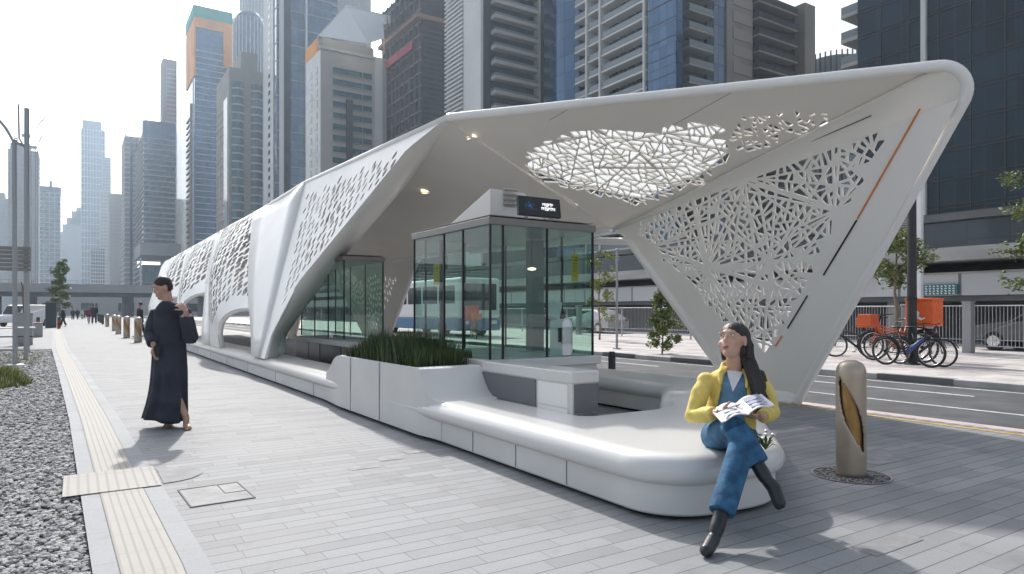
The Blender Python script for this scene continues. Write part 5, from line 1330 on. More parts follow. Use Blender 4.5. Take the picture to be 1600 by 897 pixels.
# far round slatted drum between the towers
t = thing('round_tower', 'distant round tower top with vertical slats between two dark towers', 'tower', (*W(1303, 0, 165).xy, 0))
mb = MB(); mb.lathe((0, 0, 0), [(7.4, 0), (7.4, 57), (6.6, 61.5), (0, 62)], 28); mb.build('drum', mat('drum_grey', (.25, .25, .25), .7), t, smooth=True)
mb = MB()
for k in range(40): a = 2 * math.pi * k / 40; mb.cbox((7.55 * math.cos(a), 7.55 * math.sin(a), 31), (.3, .3, 62.5), Matrix.Rotation(a, 3, 'Z'))
mb.build('slats', m_dkm, t)

# 2 big residential complex in three blocks
T = Tower('white balconied apartment tower with blue curved glass end, behind the canopy', X=80, uf=898, un=1010, ur=1022, h=66); xg = T.x0; T.x1 = T.x0 + 22
yc0, yc1 = fy(T, 1055), fy(T, 898)
mb = MB(); mb.box((T.x0 + 2.2, T.y0, 0), (T.x1, T.y1, T.h)); T.part('wall', mb, m_brown)
mb = MB()
for k in range(12): y = T.y0 + 1 + k * 2.1; mb.box((T.x0 + 2.05, y, 14), (T.x0 + 2.19, y + 1.5, T.h)); 
T.part('window_glazing', mb, g_dk)
z = 12
while z < 62:
    balcony(T, T.x0, T.x0 + 2.2, T.y0, T.y1, z, th=.32, face='side', wall=m_white); z += 2.95
for u in (1007, 938, 917): mb = MB(); y = fy(T, u); mb.box((T.x0 - .25, y - .22, 0), (T.x0 + 2.2, y + .22, T.h)); T.part('fin_wall', mb, m_white)
mb = MB(); mb.add([], []); yA = T.y1
pts = [(T.x0 + 1.0 - 1.3 * math.sin(math.pi * k / 10), yA + 11.5 * k / 10) for k in range(11)]
for z0, z1 in ((0, 66),):
    for (a, b) in zip(pts, pts[1:]): mb.quad((a[0], a[1], z0), (b[0], b[1], z0), (b[0], b[1], z1), (a[0], a[1], z1))
T.part('curved_glass', mb, g_blue, smooth='all')
mb = MB(); mb.box((T.x0 + 1.4, yA, 0), (T.x0 + 12, yA + 11.5, 66)); T.part('wall', mb, m_dkm)
T = Tower('blue mirrored glass tower face reflecting its neighbours', X=80, uf=1010, un=1056, ur=1066, h=68); T.y1 -= .4; T.x1 = T.x0 + 1.5; T.body(g_blue)
mb = MB(); z = 1
while z < 66: mb.box((T.x0 - .06, T.y0, z), (T.x0 - .01, T.y1, z + .1)); z += 2.95
T.part('floor_lines', mb, m_dkm)
T = Tower('brown unfinished concrete tower with beige panels and dark balconies', X=84, uf=1057, un=1059, ur=1262, h=60); T.y1 = T.y0 + 22
mb = MB(); mb.box((T.x0, T.y0 + .6, 0), (T.x1, T.y1, T.h)); T.part('wall', mb, m_brown)
xa, xb_ = fx(T, 1066), fx(T, 1104); z = 15
while z < 58:
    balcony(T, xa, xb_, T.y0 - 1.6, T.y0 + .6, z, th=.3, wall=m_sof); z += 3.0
mb = MB(); mb.box((fx(T, 1104.5), T.y0, 0), (fx(T, 1115), T.y0 + .59, T.h)); T.part('dark_panel', mb, g_dk)
mb = MB(); mb.box((fx(T, 1115.5), T.y0, 0), (fx(T, 1133), T.y0 + .59, T.h)); T.part('glass_strip', mb, g_mid)
mb = MB(); mb.box((fx(T, 1133.5), T.y0 - .3, 0), (fx(T, 1174), T.y0 + .59, T.h)); T.part('beige_wall', mb, m_tan)
xa, xb_ = fx(T, 1143), fx(T, 1172); z = 16.5
while z < 56: mb = MB(); mb.box((xa, T.y0 - .42, z), (xb_, T.y0 - .31, z + 1.9)); T.part('wall_panel', mb, mat('wall_panel', (.31, .28, .23), .75) if z < 17 else bpy.data.materials['wall_panel']); z += 3.0
xa, xb_ = fx(T, 1176), fx(T, 1236); z = 15; rg = random.Random(17)
while z < 58:
    balcony(T, xa, xb_, T.y0 - 1.4, T.y0 + .6, z, th=.28, wall=m_tan, mr=m_brown)
    for k in range(5):
        x = xa + (xb_ - xa) * (k + .15) / 5; mb = MB(); mb.box((x, T.y0 + .50, z + .5), (x + 1.1, T.y0 + .59, z + 2.5)); T.part('opening', mb, g_dk)
    z += 3.0
mb = MB(); mb.box((fx(T, 1246), T.y0 - 1.6, 0), (T.x1, T.y0 + .59, T.h)); T.part('corner_pier', mb, m_tan)
t = thing('construction_hoist', 'small scaffold platform jutting from the brown tower', 'scaffold', (T.x1, T.y0 + .2, 40)); 
mb = MB(); mb.box((0, 0, 6.4), (1.9, 1.2, 6.6)); mb.tube([(0, .5, 3.5), (1.7, .5, 6.4)], .06, 5); mb.build('platform', m_dkm, t); mb = MB()
for k in range(5): mb.tube([(.1 + k * .4, 0, 6.6), (.1 + k * .4, 0, 7.7)], .03, 4)
mb.tube([(0, 0, 7.2), (1.8, 0, 7.2)], .03, 4); mb.build('guard_rail', m_dkm, t)

# 3 dark and white striped tower
T = Tower('dark tower with white vertical slab and slanted white louvres', X=70, uf=700, un=755, ur=858, h=76); T.y1 = T.y0 + 14; T.body(m_dkm, .01)
ya, yb = fy(T, 728), fy(T, 700)
mb = MB(); mb.box((T.x0 - .6, T.y0, 0), (T.x0 - .01, ya, T.h)); T.part('white_slab', mb, m_white)
z = 22; k = 0
while z < 72:
    mb = MB(); mb.box((T.x0 - .9, ya, z), (T.x0 - .02, yb, z + .36)); T.part('louvre', mb, m_white); z += .95; k += 1
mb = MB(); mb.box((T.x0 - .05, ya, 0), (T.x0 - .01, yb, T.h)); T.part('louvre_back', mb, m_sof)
xa, xb_ = fx(T, 766), fx(T, 833); z = 24
mb = MB(); mb.box((xa, T.y0 - .25, 0), (xb_, T.y0 - .02, T.h)); T.part('recess_glass', mb, g_dk)
while z < 74:
    balcony(T, xa, xb_, T.y0 - 2.0, T.y0 - .26, z, th=.75, rail=.5, wall=m_beige); z += 3.1
mb = MB(); mb.box((xb_, T.y0 - 2.1, 0), (xb_ + .5, T.y0 - .01, T.h)); T.part('fin_wall', mb, m_beige)
mb = MB(); mb.box((xb_ + .51, T.y0 - .6, 0), (T.x1, T.y0 - .02, T.h)); T.part('black_glass', mb, g_dk)
# 4 dark tower under construction
T = Tower('dark unfinished tower with red netting band near the top', X=75, uf=600, un=660, ur=700, vtop=-40); T.body(m_brown, .01)
mb = MB(); mb.box((T.x0 - .1, fy(T, 657), 0), (T.x0 - .02, fy(T, 643), T.h * .72)); T.part('glass_strip', mb, g_dark)
T.bands(mat('raw_concrete', (.22, .19, .17), .85, var=.3, vscale=.4), 3.3, .35, .5, z0=10, y=(T.y0 + 1, T.y1), x=(T.x0, T.x0 + 4), name='floor_slabs')
mb = MB()
for k in range(9): y = T.y0 + 1.0 + (T.y1 - T.y0 - 1) * k / 8; mb.box((T.x0 - .55, y - .2, 0), (T.x0 - .01, y + .2, T.h))
T.part('columns', mb, mat('raw_concrete_dark', (.12, .10, .09), .85))
mb = MB(); z = 6
while z < T.h - 14: mb.box((T.x0 + .3, T.y0 - .5, z), (fx(T, 690), T.y0 - .01, z + .5)); z += 1.3
T.part('louvres', mb, m_dkm)
mb = MB(); mb.box((T.x0 - 1.6, T.y0 + 3, zt(72, T.t)), (T.x0 - 1.45, T.y1 - 1, zt(60, T.t))); T.part('safety_net', mb, m_rednet)
mb = MB(); mb.box((T.x0 - 1.9, T.y0 - 1.0, zt(30, T.t)), (T.x1, T.y1, zt(24, T.t))); T.part('platform', mb, mat('formwork', (.28, .16, .09), .8))
mb = MB(); rg = random.Random(33)
for k in range(26): y = T.y0 + rg.random() * (T.y1 - T.y0); z0 = zt(24, T.t); mb.tube([(T.x0 - 1.6, y, z0), (T.x0 - 1.6 + rg.uniform(-.3, .3), y + rg.uniform(-.6, .6), z0 + 8)], .07, 4)
T.part('scaffold', mb, m_dkm)
# 5 beige building with punched windows and roof wing
T = Tower('beige and white building with ribbon windows and a translucent roof wing', X=55, uf=478, un=501, ur=604, vtop=76); T.body(m_beige, 0)
mb = MB(); mb.box((T.x0 - .06, T.y0 + .0, 0), (T.x0 - .005, T.y1, T.h)); T.part('sunlit_side', mb, m_white)  # whiter than the beige body: sunlight on this side is painted in
z = 14; n = 0
xa, xm, xb_ = fx(T, 520), fx(T, 566), fx(T, 581)
while z < T.h - 4:
    for (p, q) in ((xa, xm), (xm + .15, xb_)):
        mb = MB(); mb.box((p, T.y0 - .05, z), (q, T.y0 - .005, z + 1.6)); w = T.part('window', mb, g_teal)
        mb = MB(); mb.box((p, T.y0 - .35, z - .22), (q, T.y0 - .052, z - .02)); T.part('sill', mb, m_slab, parent=w)
    for k in range(2):
        y = T.y0 + 2.5 + k * 5.2; mb = MB(); mb.box((T.x0 - .12, y, z), (T.x0 - .062, y + 2.0, z + 1.9)); T.part('window', mb, g_dk)
    z += 3.05
mb = MB(); mb.box((fx(T, 540), T.y0 - .9, 0), (fx(T, 549.5), T.y0 - .36, fz(T, 157, 545))); T.part('dark_shaft', mb, m_dkm)
mb = MB(); mb.box((fx(T, 586), T.y0 - .5, 0), (fx(T, 597), T.y0 - .01, T.h + .5)); T.part('corner_pier', mb, m_white)
mb = MB(); mb.box((T.x0 - .3, T.y0 - .4, T.h), (T.x1 + 1.5, T.y0 + 1, T.h + .8)); T.part('cornice', mb, m_conc)
mb = MB(); mb.box((T.x0 + 1, T.y0 + 2, T.h), (T.x1 - 3, T.y1 - 2, T.h + 4)); T.part('roof_room', mb, m_sof)
mb = MB(); P = [W(497, 56, tX(497, T.x0 - 1)), W(540, 9, 182), W(597, 22, 190), W(600, 60, 186), W(575, 68, 182)]
mb.add(P + [W(645, 30, 195), W(600, 38, 190)], [(0, 1, 2, 3, 4), (2, 5, 6)]); wing = T.part('roof_wing', mb, mat('roof_wing', (.82, .84, .83), .5), solid=.12)
mb = MB(); mb.tube([P[0], P[1], P[2], P[3]], .16, 5); mb.tube([P[0].lerp(P[1], .5), P[3].lerp(P[2], .5)], .13, 5); mb.tube([P[0].lerp(P[4], .5), P[1].lerp(P[2], .5)], .13, 5); T.part('wing_frame', mb, m_white, parent=wing)
mb = MB(); 
for q in (P[0], P[4], P[3]): mb.tube([(q.x, q.y, T.h), tuple(q)], .14, 5)
T.part('wing_posts', mb, m_white)
mb = MB(); mb.box((T.x0 - .1, T.y0 + 3, T.h), (T.x0 + .1, T.y1, T.h + 4)); T.part('orange_panel', mb, m_or)
# 6 blue glass tower with its sunlit edge painted in as white
T = Tower('tall blue grey glass tower with its sunlit ladder edge painted white', X=65, uf=413, un=432, ur=520, vtop=-45); T.body(g_mid)
mb = MB(); mb.box((T.x0 - .3, T.y0 + 4, 0), (T.x0 - .01, T.y1, T.h)); T.part('sunlit_edge', mb, m_white)
for k in range(40):
    z = 40 + k * 3.4
    if z > T.h - 3: break
    mb = MB(); mb.box((T.x0 - .36, T.y0 + 9, z), (T.x0 - .31, T.y0 + 12, z + 1.8)); T.part('window', mb, g_dk)
for a, b in ((436, 443), (477, 480)): mb = MB(); mb.box((fx(T, a), T.y0 - .5, 0), (fx(T, b), T.y0 - .01, T.h)); T.part('pier', mb, m_white)
mb = MB(); mb.box((fx(T, 443.5), T.y0 - .2, 0), (fx(T, 454), T.y0 - .02, T.h)); T.part('dark_strip', mb, g_dk)
T.bands(m_sof, 6.8, .35, .12, z0=10, name='floor_bands')
T = Tower('grey concrete tower with stacked dark balconies behind the roof wing', X=88, uf=486, un=488, ur=580, vtop=-40); T.y1 = T.y0 + 15; T.body(m_conc)
z = 45; 
while z < T.h - 3:
    for a, b in ((492, 510), (514, 526)): balcony(T, fx(T, a), fx(T, b), T.y0 - 1.2, T.y0 - .01, z, th=.4, wall=m_slab)
    z += 3.6
mb = MB(); mb.box((fx(T, 491), T.y0 - .12, 20), (fx(T, 527), T.y0 - .02, T.h)); T.part('recess', mb, g_blue)
# 8 tan tower with green glass
T = Tower('tan and green apartment tower with rounded bays left of the blue glass tower', X=55, uf=338, un=358, ur=411, vtop=104); T.body(m_tan)
T.y1 = T.y0 + 30
for a, b in ((362, 381), (392, 410)):
    mb = MB(); xa, xb_ = fx(T, a), fx(T, b); n = 8
    P = [(xa + (xb_ - xa) * k / n, T.y0 - 1.2 * math.sin(math.pi * k / n)) for k in range(n + 1)]
    for p, q in zip(P, P[1:]): mb.quad((p[0], p[1], 0), (q[0], q[1], 0), (q[0], q[1], T.h - 6), (p[0], p[1], T.h - 6))
    T.part('glass_bay', mb, g_teal, smooth='all')
    z = 6
    while z < T.h - 6:
        mb = MB(); n_ = len(P); fr2 = [(p[0], p[1] - .3, z) for p in P]; to2 = [(p[0], p[1] - .3, z + .7) for p in P]; bk2 = [(p[0], T.y0, z) for p in P]
        mb.add(fr2 + to2 + bk2, [(i_, i_ + 1, n_ + i_ + 1, n_ + i_) for i_ in range(n_ - 1)] + [(i_, 2 * n_ + i_, 2 * n_ + i_ + 1, i_ + 1) for i_ in range(n_ - 1)])
        T.part('floor_band', mb, m_slab); z += 3.5
mb = MB(); mb.box((T.x0 - .2, T.y0 + 3, 0), (T.x0 - .01, T.y0 + 12, T.h - 12)); T.part('glass_strip', mb, g_teal)
T.bands(m_slab, 3.5, .4, .3, y=(T.y0 + 13, T.y0 + 30), x=(T.x0, T.x0 + 2), z1=T.h - 14, name='side_bands')
mb = MB(); mb.box((T.x0 + 5, T.y0 + 1, T.h), (T.x1 - 2, T.y0 + 20, T.h + 8)); T.part('crown', mb, m_tan)
# 7 round tower behind
for (u, v, rr, tt, lb) in ((389, 22, 23, 400, 'round glass tower with vertical ribs behind the tan tower'), (396, -12, 20, 470, 'pale upper drum of the rounded tower touching the photo top')):
    p = W(u, 0, tt); rad = rr * tt / FPX; h_ = zt(v, tt)
    t = thing('round_tower', lb, 'tower', (p.x, p.y, 0)); mb = MB(); mb.lathe((0, 0, 0), [(rad, 0), (rad, h_ - 8), (rad * .9, h_ - 3), (rad * .6, h_), (0, h_)], 28); mb.build('drum', g_mid if v > 0 else m_haz, t, smooth=True)
    mb = MB()
    for k in range(26): a = 2 * math.pi * k / 26; mb.cbox((rad * 1.01 * math.cos(a), rad * 1.01 * math.sin(a), h_ * .49), (.5, .4, h_ * .97), Matrix.Rotation(a, 3, 'Z'))
    mb.build('ribs', m_white, t)
# 9 orange / teal netted tower
T = Tower('tall blue glass tower wrapped in orange and teal netting at its top', X=60, uf=276, un=304, ur=362, vtop=26); T.body(g_blue)
T.y1 = T.y0 + 34
H = T.h
T.bands(m_white, 3.7, .35, .25, z0=4, z1=H * .9, x=(fx(T, 306), fx(T, 356)), y=(T.y0, T.y0 + 1), name='floor_bands')
mb = MB(); mb.box((T.x0 - .5, T.y0 - .5, fz(T, 118, 304)), (fx(T, 305.5), T.y1, H)); T.part('orange_netting', mb, m_or)
mb = MB(); mb.box((fx(T, 349), T.y0 - .6, fz(T, 105, 355)), (T.x1 + .3, T.y0 + 10, H)); T.part('orange_netting', mb, m_or)
mb = MB(); mb.box((fx(T, 304), T.y0 - .55, H - 6), (T.x1 + .2, T.y0 + 1, H)); T.part('orange_netting', mb, m_or)
mb = MB(); mb.box((T.x0 - .8, T.y0 - .8, H), (T.x1 + .4, T.y1, H + 7)); T.part('teal_netting', mb, m_tealn)
mb = MB(); mb.box((T.x0 - .4, T.y0 - .7, 0), (fx(T, 296.5) + 1.5, T.y0 - .02, fz(T, 122, 300))); T.part('pale_strip', mb, mat('pale_blue', (.40, .47, .55), .5))
T.bands(m_haz, 3.7, .5, .6, z0=4, z1=H * .7, x=(T.x0, T.x0 + 2), y=(T.y0 + 6, T.y1), name='side_slabs')
mb = MB(); mb.box((T.x0 - 1.2, T.y0 + 9, 0), (T.x0 - .1, T.y0 + 11.5, H * .72)); T.part('hoist_mast', mb, mat('hoist', (.35, .20, .12), .8))
# 10 brown slab tower
T = Tower('narrow brown slab tower with an antenna left of the netted tower', X=62, uf=252, un=254, ur=284, vtop=91); T.y1 = T.y0 + 20; T.body(mat('brown_render', (.20, .15, .14), .8))
T.bands(m_slab, 3.8, .6, .2, z0=20, z1=T.h - 8, x=(fx(T, 261), fx(T, 276)), y=(T.y0, T.y0 + 1)); mb = MB(); mb.tube([(T.x0 + 7, T.y0 + 3, T.h), (T.x0 + 7, T.y0 + 3, T.h + 14)], .3, 4); T.part('antenna', mb, m_dkm)
# 11 grey balconied tower + glass podium
T = Tower('grey apartment tower with rounded corner and dense balcony bands', X=34, uf=211, un=222, ur=274, vtop=186)
def rbox(x0, x1, y0, y1, z0, z1, r, mb):
    pl_ = rounded([(x0, y1), (x0, y0), (x1, y0), (x1, y1)], [0, r, 0, 0], 6); n = len(pl_)
    mb.add([(p[0], p[1], z0) for p in pl_] + [(p[0], p[1], z1) for p in pl_], [(i, (i + 1) % n, n + (i + 1) % n, n + i) for i in range(n)] + [tuple(range(n)), tuple(range(2 * n - 1, n - 1, -1))])
mb = MB(); rbox(T.x0 + .8, T.x1, T.y0 + .8, T.y1, 44, T.h, 2.5, mb); T.part('wall', mb, g_mid)
z = 46; k = 0
while z < T.h - 9:
    mb = MB(); rbox(T.x0, T.x1, T.y0, T.y1, z, z + .9, 3.2, mb); T.part('balcony', mb, m_conc); z += 3.3
mb = MB(); rbox(T.x0 + .2, T.x1, T.y0 + .2, T.y1, T.h - 9, T.h - 8, 3.0, mb); rbox(T.x0 + .4, T.x1 - 2, T.y0 + 1, T.y1, T.h - 8, T.h, 3.0, mb); T.part('crown', mb, g_mid)
mb = MB(); mb.box((T.x0, T.y0 - 3, 0), (T.x1 + 4, T.y1, 30)); T.part('podium', mb, g_teal)
mb = MB(); mb.box((T.x0 - 1, T.y0 - 2, 36), (T.x1 + 3, T.y1, 43.9)); T.part('podium_top', mb, m_haz)
mb = MB()
for k in range(9): mb.box((T.x0 - 1.5, T.y0 - 1, 2 + k * 3.6), (T.x0 - .05, T.y1, 2.5 + k * 3.6))
mb.box((T.x0 - 1.5, T.y0 - 3.3, 0), (T.x0 - .6, T.y0 - 2.4, 34)); T.part('podium_frame', mb, m_white)
# 12 slender pale tower
T = Tower('slender pale tower with rounded roof frame next to the grey balconied tower', X=29, uf=190, un=195, ur=214, vtop=212); T.body(m_haz); T.bands(m_white, 3.6, .8, .35, name='floor_bands'); mb = MB(); mb.box((fx(T, 203), T.y0 - .6, 0), (fx(T, 207), T.y0 - .01, T.h)); T.part('glass_strip', mb, g_mid)
mb = MB(); mb.tube([(T.x0, T.y0, T.h), (T.x0 + 2, T.y0, T.h + 4), (T.x1 - 1, T.y0, T.h + 4.5)], .4, 5); T.part('roof_frame', mb, m_white)
def simple(label, u0, u1, vtop, tt, m, mbnd, nf=6, step=3.8, dep=22, setback=None):
    a = W(u0, 0, tt); x1 = W(u1, 0, tY(u1, a.y)).x
    T = Tower(label, box=(a.x, a.y, x1, a.y + dep, zt(vtop, tt))); T.t = tt; T.body(m); T.bands(mbnd, step, .7, .3); 
    if nf: T.fins(mbnd, nf, .5, .6)
    if setback:
        for (f0, f1, dz) in setback: mb = MB(); mb.box((a.x + (x1 - a.x) * f0, a.y + 2, T.h - .1), (a.x + (x1 - a.x) * f1, a.y + dep - 2, T.h + dz)); T.part('roof_step', mb, m)
    return T
simple('very tall blue grey tower with pale vertical ribs, alone against the sky', 127, 164, 199, 900, g_mid, m_white, 8, 9, 40, [(.05, .85, 11)])
simple('lower stepped wing leaning on the tall ribbed tower', 160, 173, 245, 905, g_mid, m_haz, 3, 4)
simple('grey tower with pale cornice right of the tall ribbed tower', 172, 191, 302, 640, m_haz, m_conc, 3, 3.6)
simple('slim striped tower in front of the tall ribbed tower', 157, 172, 298, 760, m_haz, m_white, 3, 4)
simple('low white gridded block at the foot of the tall ribbed tower', 142, 164, 388, 560, g_mid, m_white, 6, 3)
simple('hazy stepped tower with curved top left of the tall ribbed tower', 98, 128, 350, 980, m_haz, m_conc, 5, 4, 30, [(.2, 1, 10), (.45, 1, 20), (.7, 1, 26)])
simple('small hazy block lowest in the skyline gap', 93, 104, 362, 1020, m_haz, m_conc, 3, 4)
simple('unfinished tower with flared white crown on the left skyline', 60, 94, 300, 600, g_mid, m_conc, 4, 3.8, 20, [(-.03, 1.04, 6), (.5, .62, 11)])
simple('tall unfinished concrete tower behind the grey lamp posts', 13, 60, 232, 500, m_haz, m_conc, 5, 3.6, 24, [(.05, .7, 5), (.1, .3, 9)])
simple('hazy block at the left photo edge behind the street lamp', -60, 14, 306, 620, m_haz, m_conc, 8, 3.8, 24, [(.6, .9, 6)])
simple('pale far slab seen just above the bridge behind the lamp posts', 52, 64, 318, 820, m_haz, m_white, 2, 4)
def crane(label, u, v, tt, ang, L_):
    p = W(u, v, tt); t = thing('tower_crane', label, 'crane', (p.x, p.y, 0), 0, 'cranes on the left skyline')
    mb = MB(); 
    for dx, dy in ((-.7, 0), (.7, 0)): mb.tube([(dx, dy, 0), (dx, dy, p.z)], .22, 4)
    for k in range(40): z = p.z - 2.5 * k; mb.tube([(-.7, 0, z), (.7, 0, z - 2.5)], .14, 3)
    mb.build('mast', m_dkm, t)
    mb = MB(); e = Vector((math.cos(ang) * L_, 0, p.z + math.sin(ang) * L_)); o = Vector((0, 0, p.z))
    nn = Vector((-math.sin(ang), 0, math.cos(ang))) * 1.3; mb.tube([o, e], .22, 4); mb.tube([o + nn, e], .2, 4)
    for k in range(16): mb.tube([o.lerp(e, k / 16), (o + nn).lerp(e, (k + .5) / 16)], .1, 3)
    mb.build('jib', m_dkm, t)
    mb = MB(); mb.box((-5, -.8, p.z - .5), (0, .8, p.z + 1.5)); mb.build('counter_jib', m_dkm, t)
crane('luffing crane with raised thin jib right of the left skyline tower', 47, 214, 505, R(60), 22)
crane('smaller crane arm standing lower on the left skyline', 57, 232, 508, R(70), 12)

# ================================================================== PEOPLE
SKIN = mat('skin', (.55, .34, .25), .5, spec=.35, var=.06, vscale=30); SKIN2 = mat('skin_tan', (.50, .31, .23), .5, spec=.35, var=.06, vscale=30)
HAIR = mat('dark_hair', (.018, .013, .011), .45, var=.4, vscale=90, bump=.4, bscale=120)
LIP = mat('lips', (.40, .13, .11), .45); EYEW = mat('eye_white', (.7, .69, .67), .3); IRIS = mat('iris', (.03, .02, .015), .2)
def basis(f, up):
    y = f.normalized(); x = y.cross(up).normalized(); z = x.cross(y).normalized(); return Matrix((x, y, z)).transposed()
def head(mb, c, B):
    B = B * 1.14
    P = lambda x, y, z: c + B @ Vector((x, y, z))
    mb.ellipsoid(P(0, -.008, .03), (.073, .092, .088), 20, 14, B); mb.ellipsoid(P(0, .03, -.035), (.056, .06, .07), 18, 12, B)
    mb.ellipsoid(P(0, .066, -.086), (.022, .022, .02), 12, 8, B); mb.tube([P(0, .082, .02), P(0, .097, -.015)], [.007, .010], 8); mb.ellipsoid(P(0, .092, -.018), (.014, .012, .009), 10, 8, B)
    for s in (-1, 1):
        mb.ellipsoid(P(s * .074, .0, .0), (.010, .02, .032), 10, 8, B); mb.ellipsoid(P(s * .038, .06, -.025), (.024, .022, .022), 10, 8, B); mb.ellipsoid(P(s * .03, .078, .036), (.026, .012, .009), 10, 6, B)
def face_bits(root, c, B):
    B = B * 1.14
    P = lambda x, y, z: c + B @ Vector((x, y, z))
    for s in (-1, 1):
        m = MB(); m.ellipsoid(P(s * .031, .079, .016), (.0115, .009, .0055), 12, 8, B); e = m.build('eye', EYEW, root, smooth='all')
        m = MB(); m.ellipsoid(P(s * .031, .0855, .016), (.0052, .0030, .0050), 10, 6, B); m.build('iris', IRIS, e, smooth='all')
        m = MB(); m.tube([P(s * .014, .090, .036), P(s * .03, .091, .043), P(s * .048, .078, .037)], [.002, .003, .0015], 6); m.build('eyebrow', HAIR, root, smooth='all')
    m = MB(); m.ellipsoid(P(0, .086, -.052), (.021, .009, .0045), 12, 6, B); m.ellipsoid(P(0, .085, -.060), (.018, .010, .0055), 12, 6, B); m.build('lips', LIP, root, smooth='all')
def hand(mb, w, d, n, thumb, curl=.5, L_=.17):
    d = d.normalized(); n = (n - d * n.dot(d)).normalized(); lat = d.cross(n).normalized() * thumb; k = L_ / .18
    mb.ellipsoid(w + d * .045 * k, (.038 * k, .052 * k, .016 * k), 14, 10, Matrix((lat, d, n)).transposed())
    for i, ln in enumerate((.070, .080, .074, .058)):
        p = w + d * .082 * k + lat * (.032 - .0215 * i) * k; dd = (d + lat * (.10 - .07 * i)).normalized(); pts = [w + d * .05 * k + lat * (.02 - .014 * i) * k, p]
        for s in range(3):
            dd = (Matrix.Rotation(0, 3, 'X') @ dd + n * curl * .55).normalized(); p = p + dd * ln * k / 3; pts.append(p)
        mb.tube(pts, [.010 * k, .0095 * k, .0088 * k, .008 * k, .0065 * k], 8)
    p = w + d * .025 * k + lat * .022 * k; dd = (d * .6 + lat * .8).normalized(); pts = [p]
    for s in range(3): p = p + dd * .028 * k; pts.append(p); dd = (dd + n * curl * .4 + d * .3).normalized()
    mb.tube(pts, [.013 * k, .011 * k, .010 * k, .008 * k], 8)
def ringp(c, B, a, b, n=28, a0=0.0, a1=2 * math.pi, power=1.0):
    return [c + B @ Vector((a * math.cos(a0 + (a1 - a0) * k / n), b * math.sin(a0 + (a1 - a0) * k / n), 0)) for k in range(n + (0 if a1 - a0 > 6.28 else 1))]
def skinloft(mb, rings, closed=True, cap=True):
    n = len(rings[0]); vs = [p for r in rings for p in r]; m = n if closed else n - 1
    fs = [(i * n + k, i * n + (k + 1) % n, (i + 1) * n + (k + 1) % n, (i + 1) * n + k) for i in range(len(rings) - 1) for k in range(m)]
    if cap: fs += [tuple(range(n)), tuple((len(rings) - 1) * n + k for k in range(n))]
    mb.add(vs, fs)
UP = Vector((0, 0, 1)); CR = Vector((CA, -SA, 0)); CF = Vector((SA, CA, 0))

# --- seated woman ---------------------------------------------------
wf = (-CF * .93 - CR * .30).normalized()               # the way her body faces
wl = wf.cross(UP).normalized()                         # her right -> left axis in space
hipc = W(1139, 668, 4.62); chest = W(1146, 618, 4.60); neck0 = W(1148, 578, 4.58); headc = W(1146, 535, 4.53)
spine_up = (neck0 - hipc).normalized(); TB = basis(wf, spine_up)
wm = thing('person', 'seated person in yellow jacket and blue jeans holding an open magazine, looking up', 'person', (hipc.x, hipc.y, 0)); wo0 = Vector((hipc.x, hipc.y, 0))
def wb(name, mb, m, parent=None, **k): mb.v = [tuple(Vector(p) - wo0) for p in mb.v]; return mb.build(name, m, parent or wm, **k)
HB = basis((wf * .72 - CR * .55 + UP * .36).normalized(), (UP * .95 - wf * .25).normalized())
Rsh, Lsh = W(1103, 594, 4.60), W(1186, 592, 4.62); Rel, Lel = W(1086, 650, 4.52), W(1203, 645, 4.55); Rwr, Lwr = W(1124, 645, 4.28), W(1190, 652, 4.28)
Rhip, Lhip = W(1118, 682, 4.62), W(1160, 682, 4.66); Rkn, Lkn = W(1150, 670, 4.16), W(1158, 702, 4.10); Ran, Lan = W(1193, 742, 4.02), W(1119, 828, 3.84)
b = MB(); head(b, headc, HB); b.tube([headc - HB @ Vector((0, .01, .05)), neck0 - spine_up * .03], [.05, .055], 14)
skinloft(b, [ringp(hipc - spine_up * .06, TB, .13, .09), ringp(hipc + spine_up * .04, TB, .14, .095), ringp(chest, TB, .11, .08), ringp(chest + spine_up * .12, TB, .13, .085), ringp(neck0 - spine_up * .035, TB, .11, .06), ringp(neck0, TB, .05, .05)])
for sh, el, wr in ((Rsh, Rel, Rwr), (Lsh, Lel, Lwr)): b.tube([sh, el], [.042, .036], 12); b.tube([el, wr], [.036, .024], 12)
for hp, kn, an in ((Rhip, Rkn, Ran), (Lhip, Lkn, Lan)): b.tube([hp, kn], [.075, .052], 14); b.tube([kn, kn.lerp(an, .35), an], [.052, .05, .034], 14)
bookc = W(1160, 640, 4.22)
hand(b, Rwr, (bookc - Rwr + CR * .05), UP * .5 + CF, 1, .35); hand(b, Lwr, (-CR * .8 - CF * .3 + UP * .12), UP * .8 + CF * .3, -1, .5)
body = wb('body', b, SKIN, remesh=.0055, smoothit=3)
face_bits(wm, headc - wo0, HB)
# hair: cap plus long fall over her left shoulder and back
HB = HB * 1.14
h = MB(); P = lambda x, y, z: headc + HB @ Vector((x, y, z))
h.ellipsoid(P(0, -.009, .046), (.078, .089, .079), 20, 14, HB); h.ellipsoid(P(0, -.045, .0), (.083, .065, .10), 18, 12, HB); h.ellipsoid(P(0, -.035, .045), (.081, .075, .082), 18, 12, HB)
for s in (-1, 1): h.tube([P(s * .05, .01, .105), P(s * .074, -.005, .05), P(s * .082, -.025, -.03), P(s * .075, -.045, -.09)], [.012, .014, .016, .02], 8)
for k in range(16):
    s = -1 + 2 * k / 15; st = P(s * .055, -.07 + .02 * abs(s), .03); e = W(1178 + 22 * (k / 15), 632 + 10 * math.sin(k * 2.1), 4.56 + .04 * (k % 3)); m1 = P(s * .06, -.095, -.08)
    m2 = W(1168 + 22 * (k / 15), 585, 4.56 + .03 * (k % 2)); h.tube([st, m1, m2, m2.lerp(e, .5) + CR * .012, e], [.03, .034, .03, .026, .008], 8)
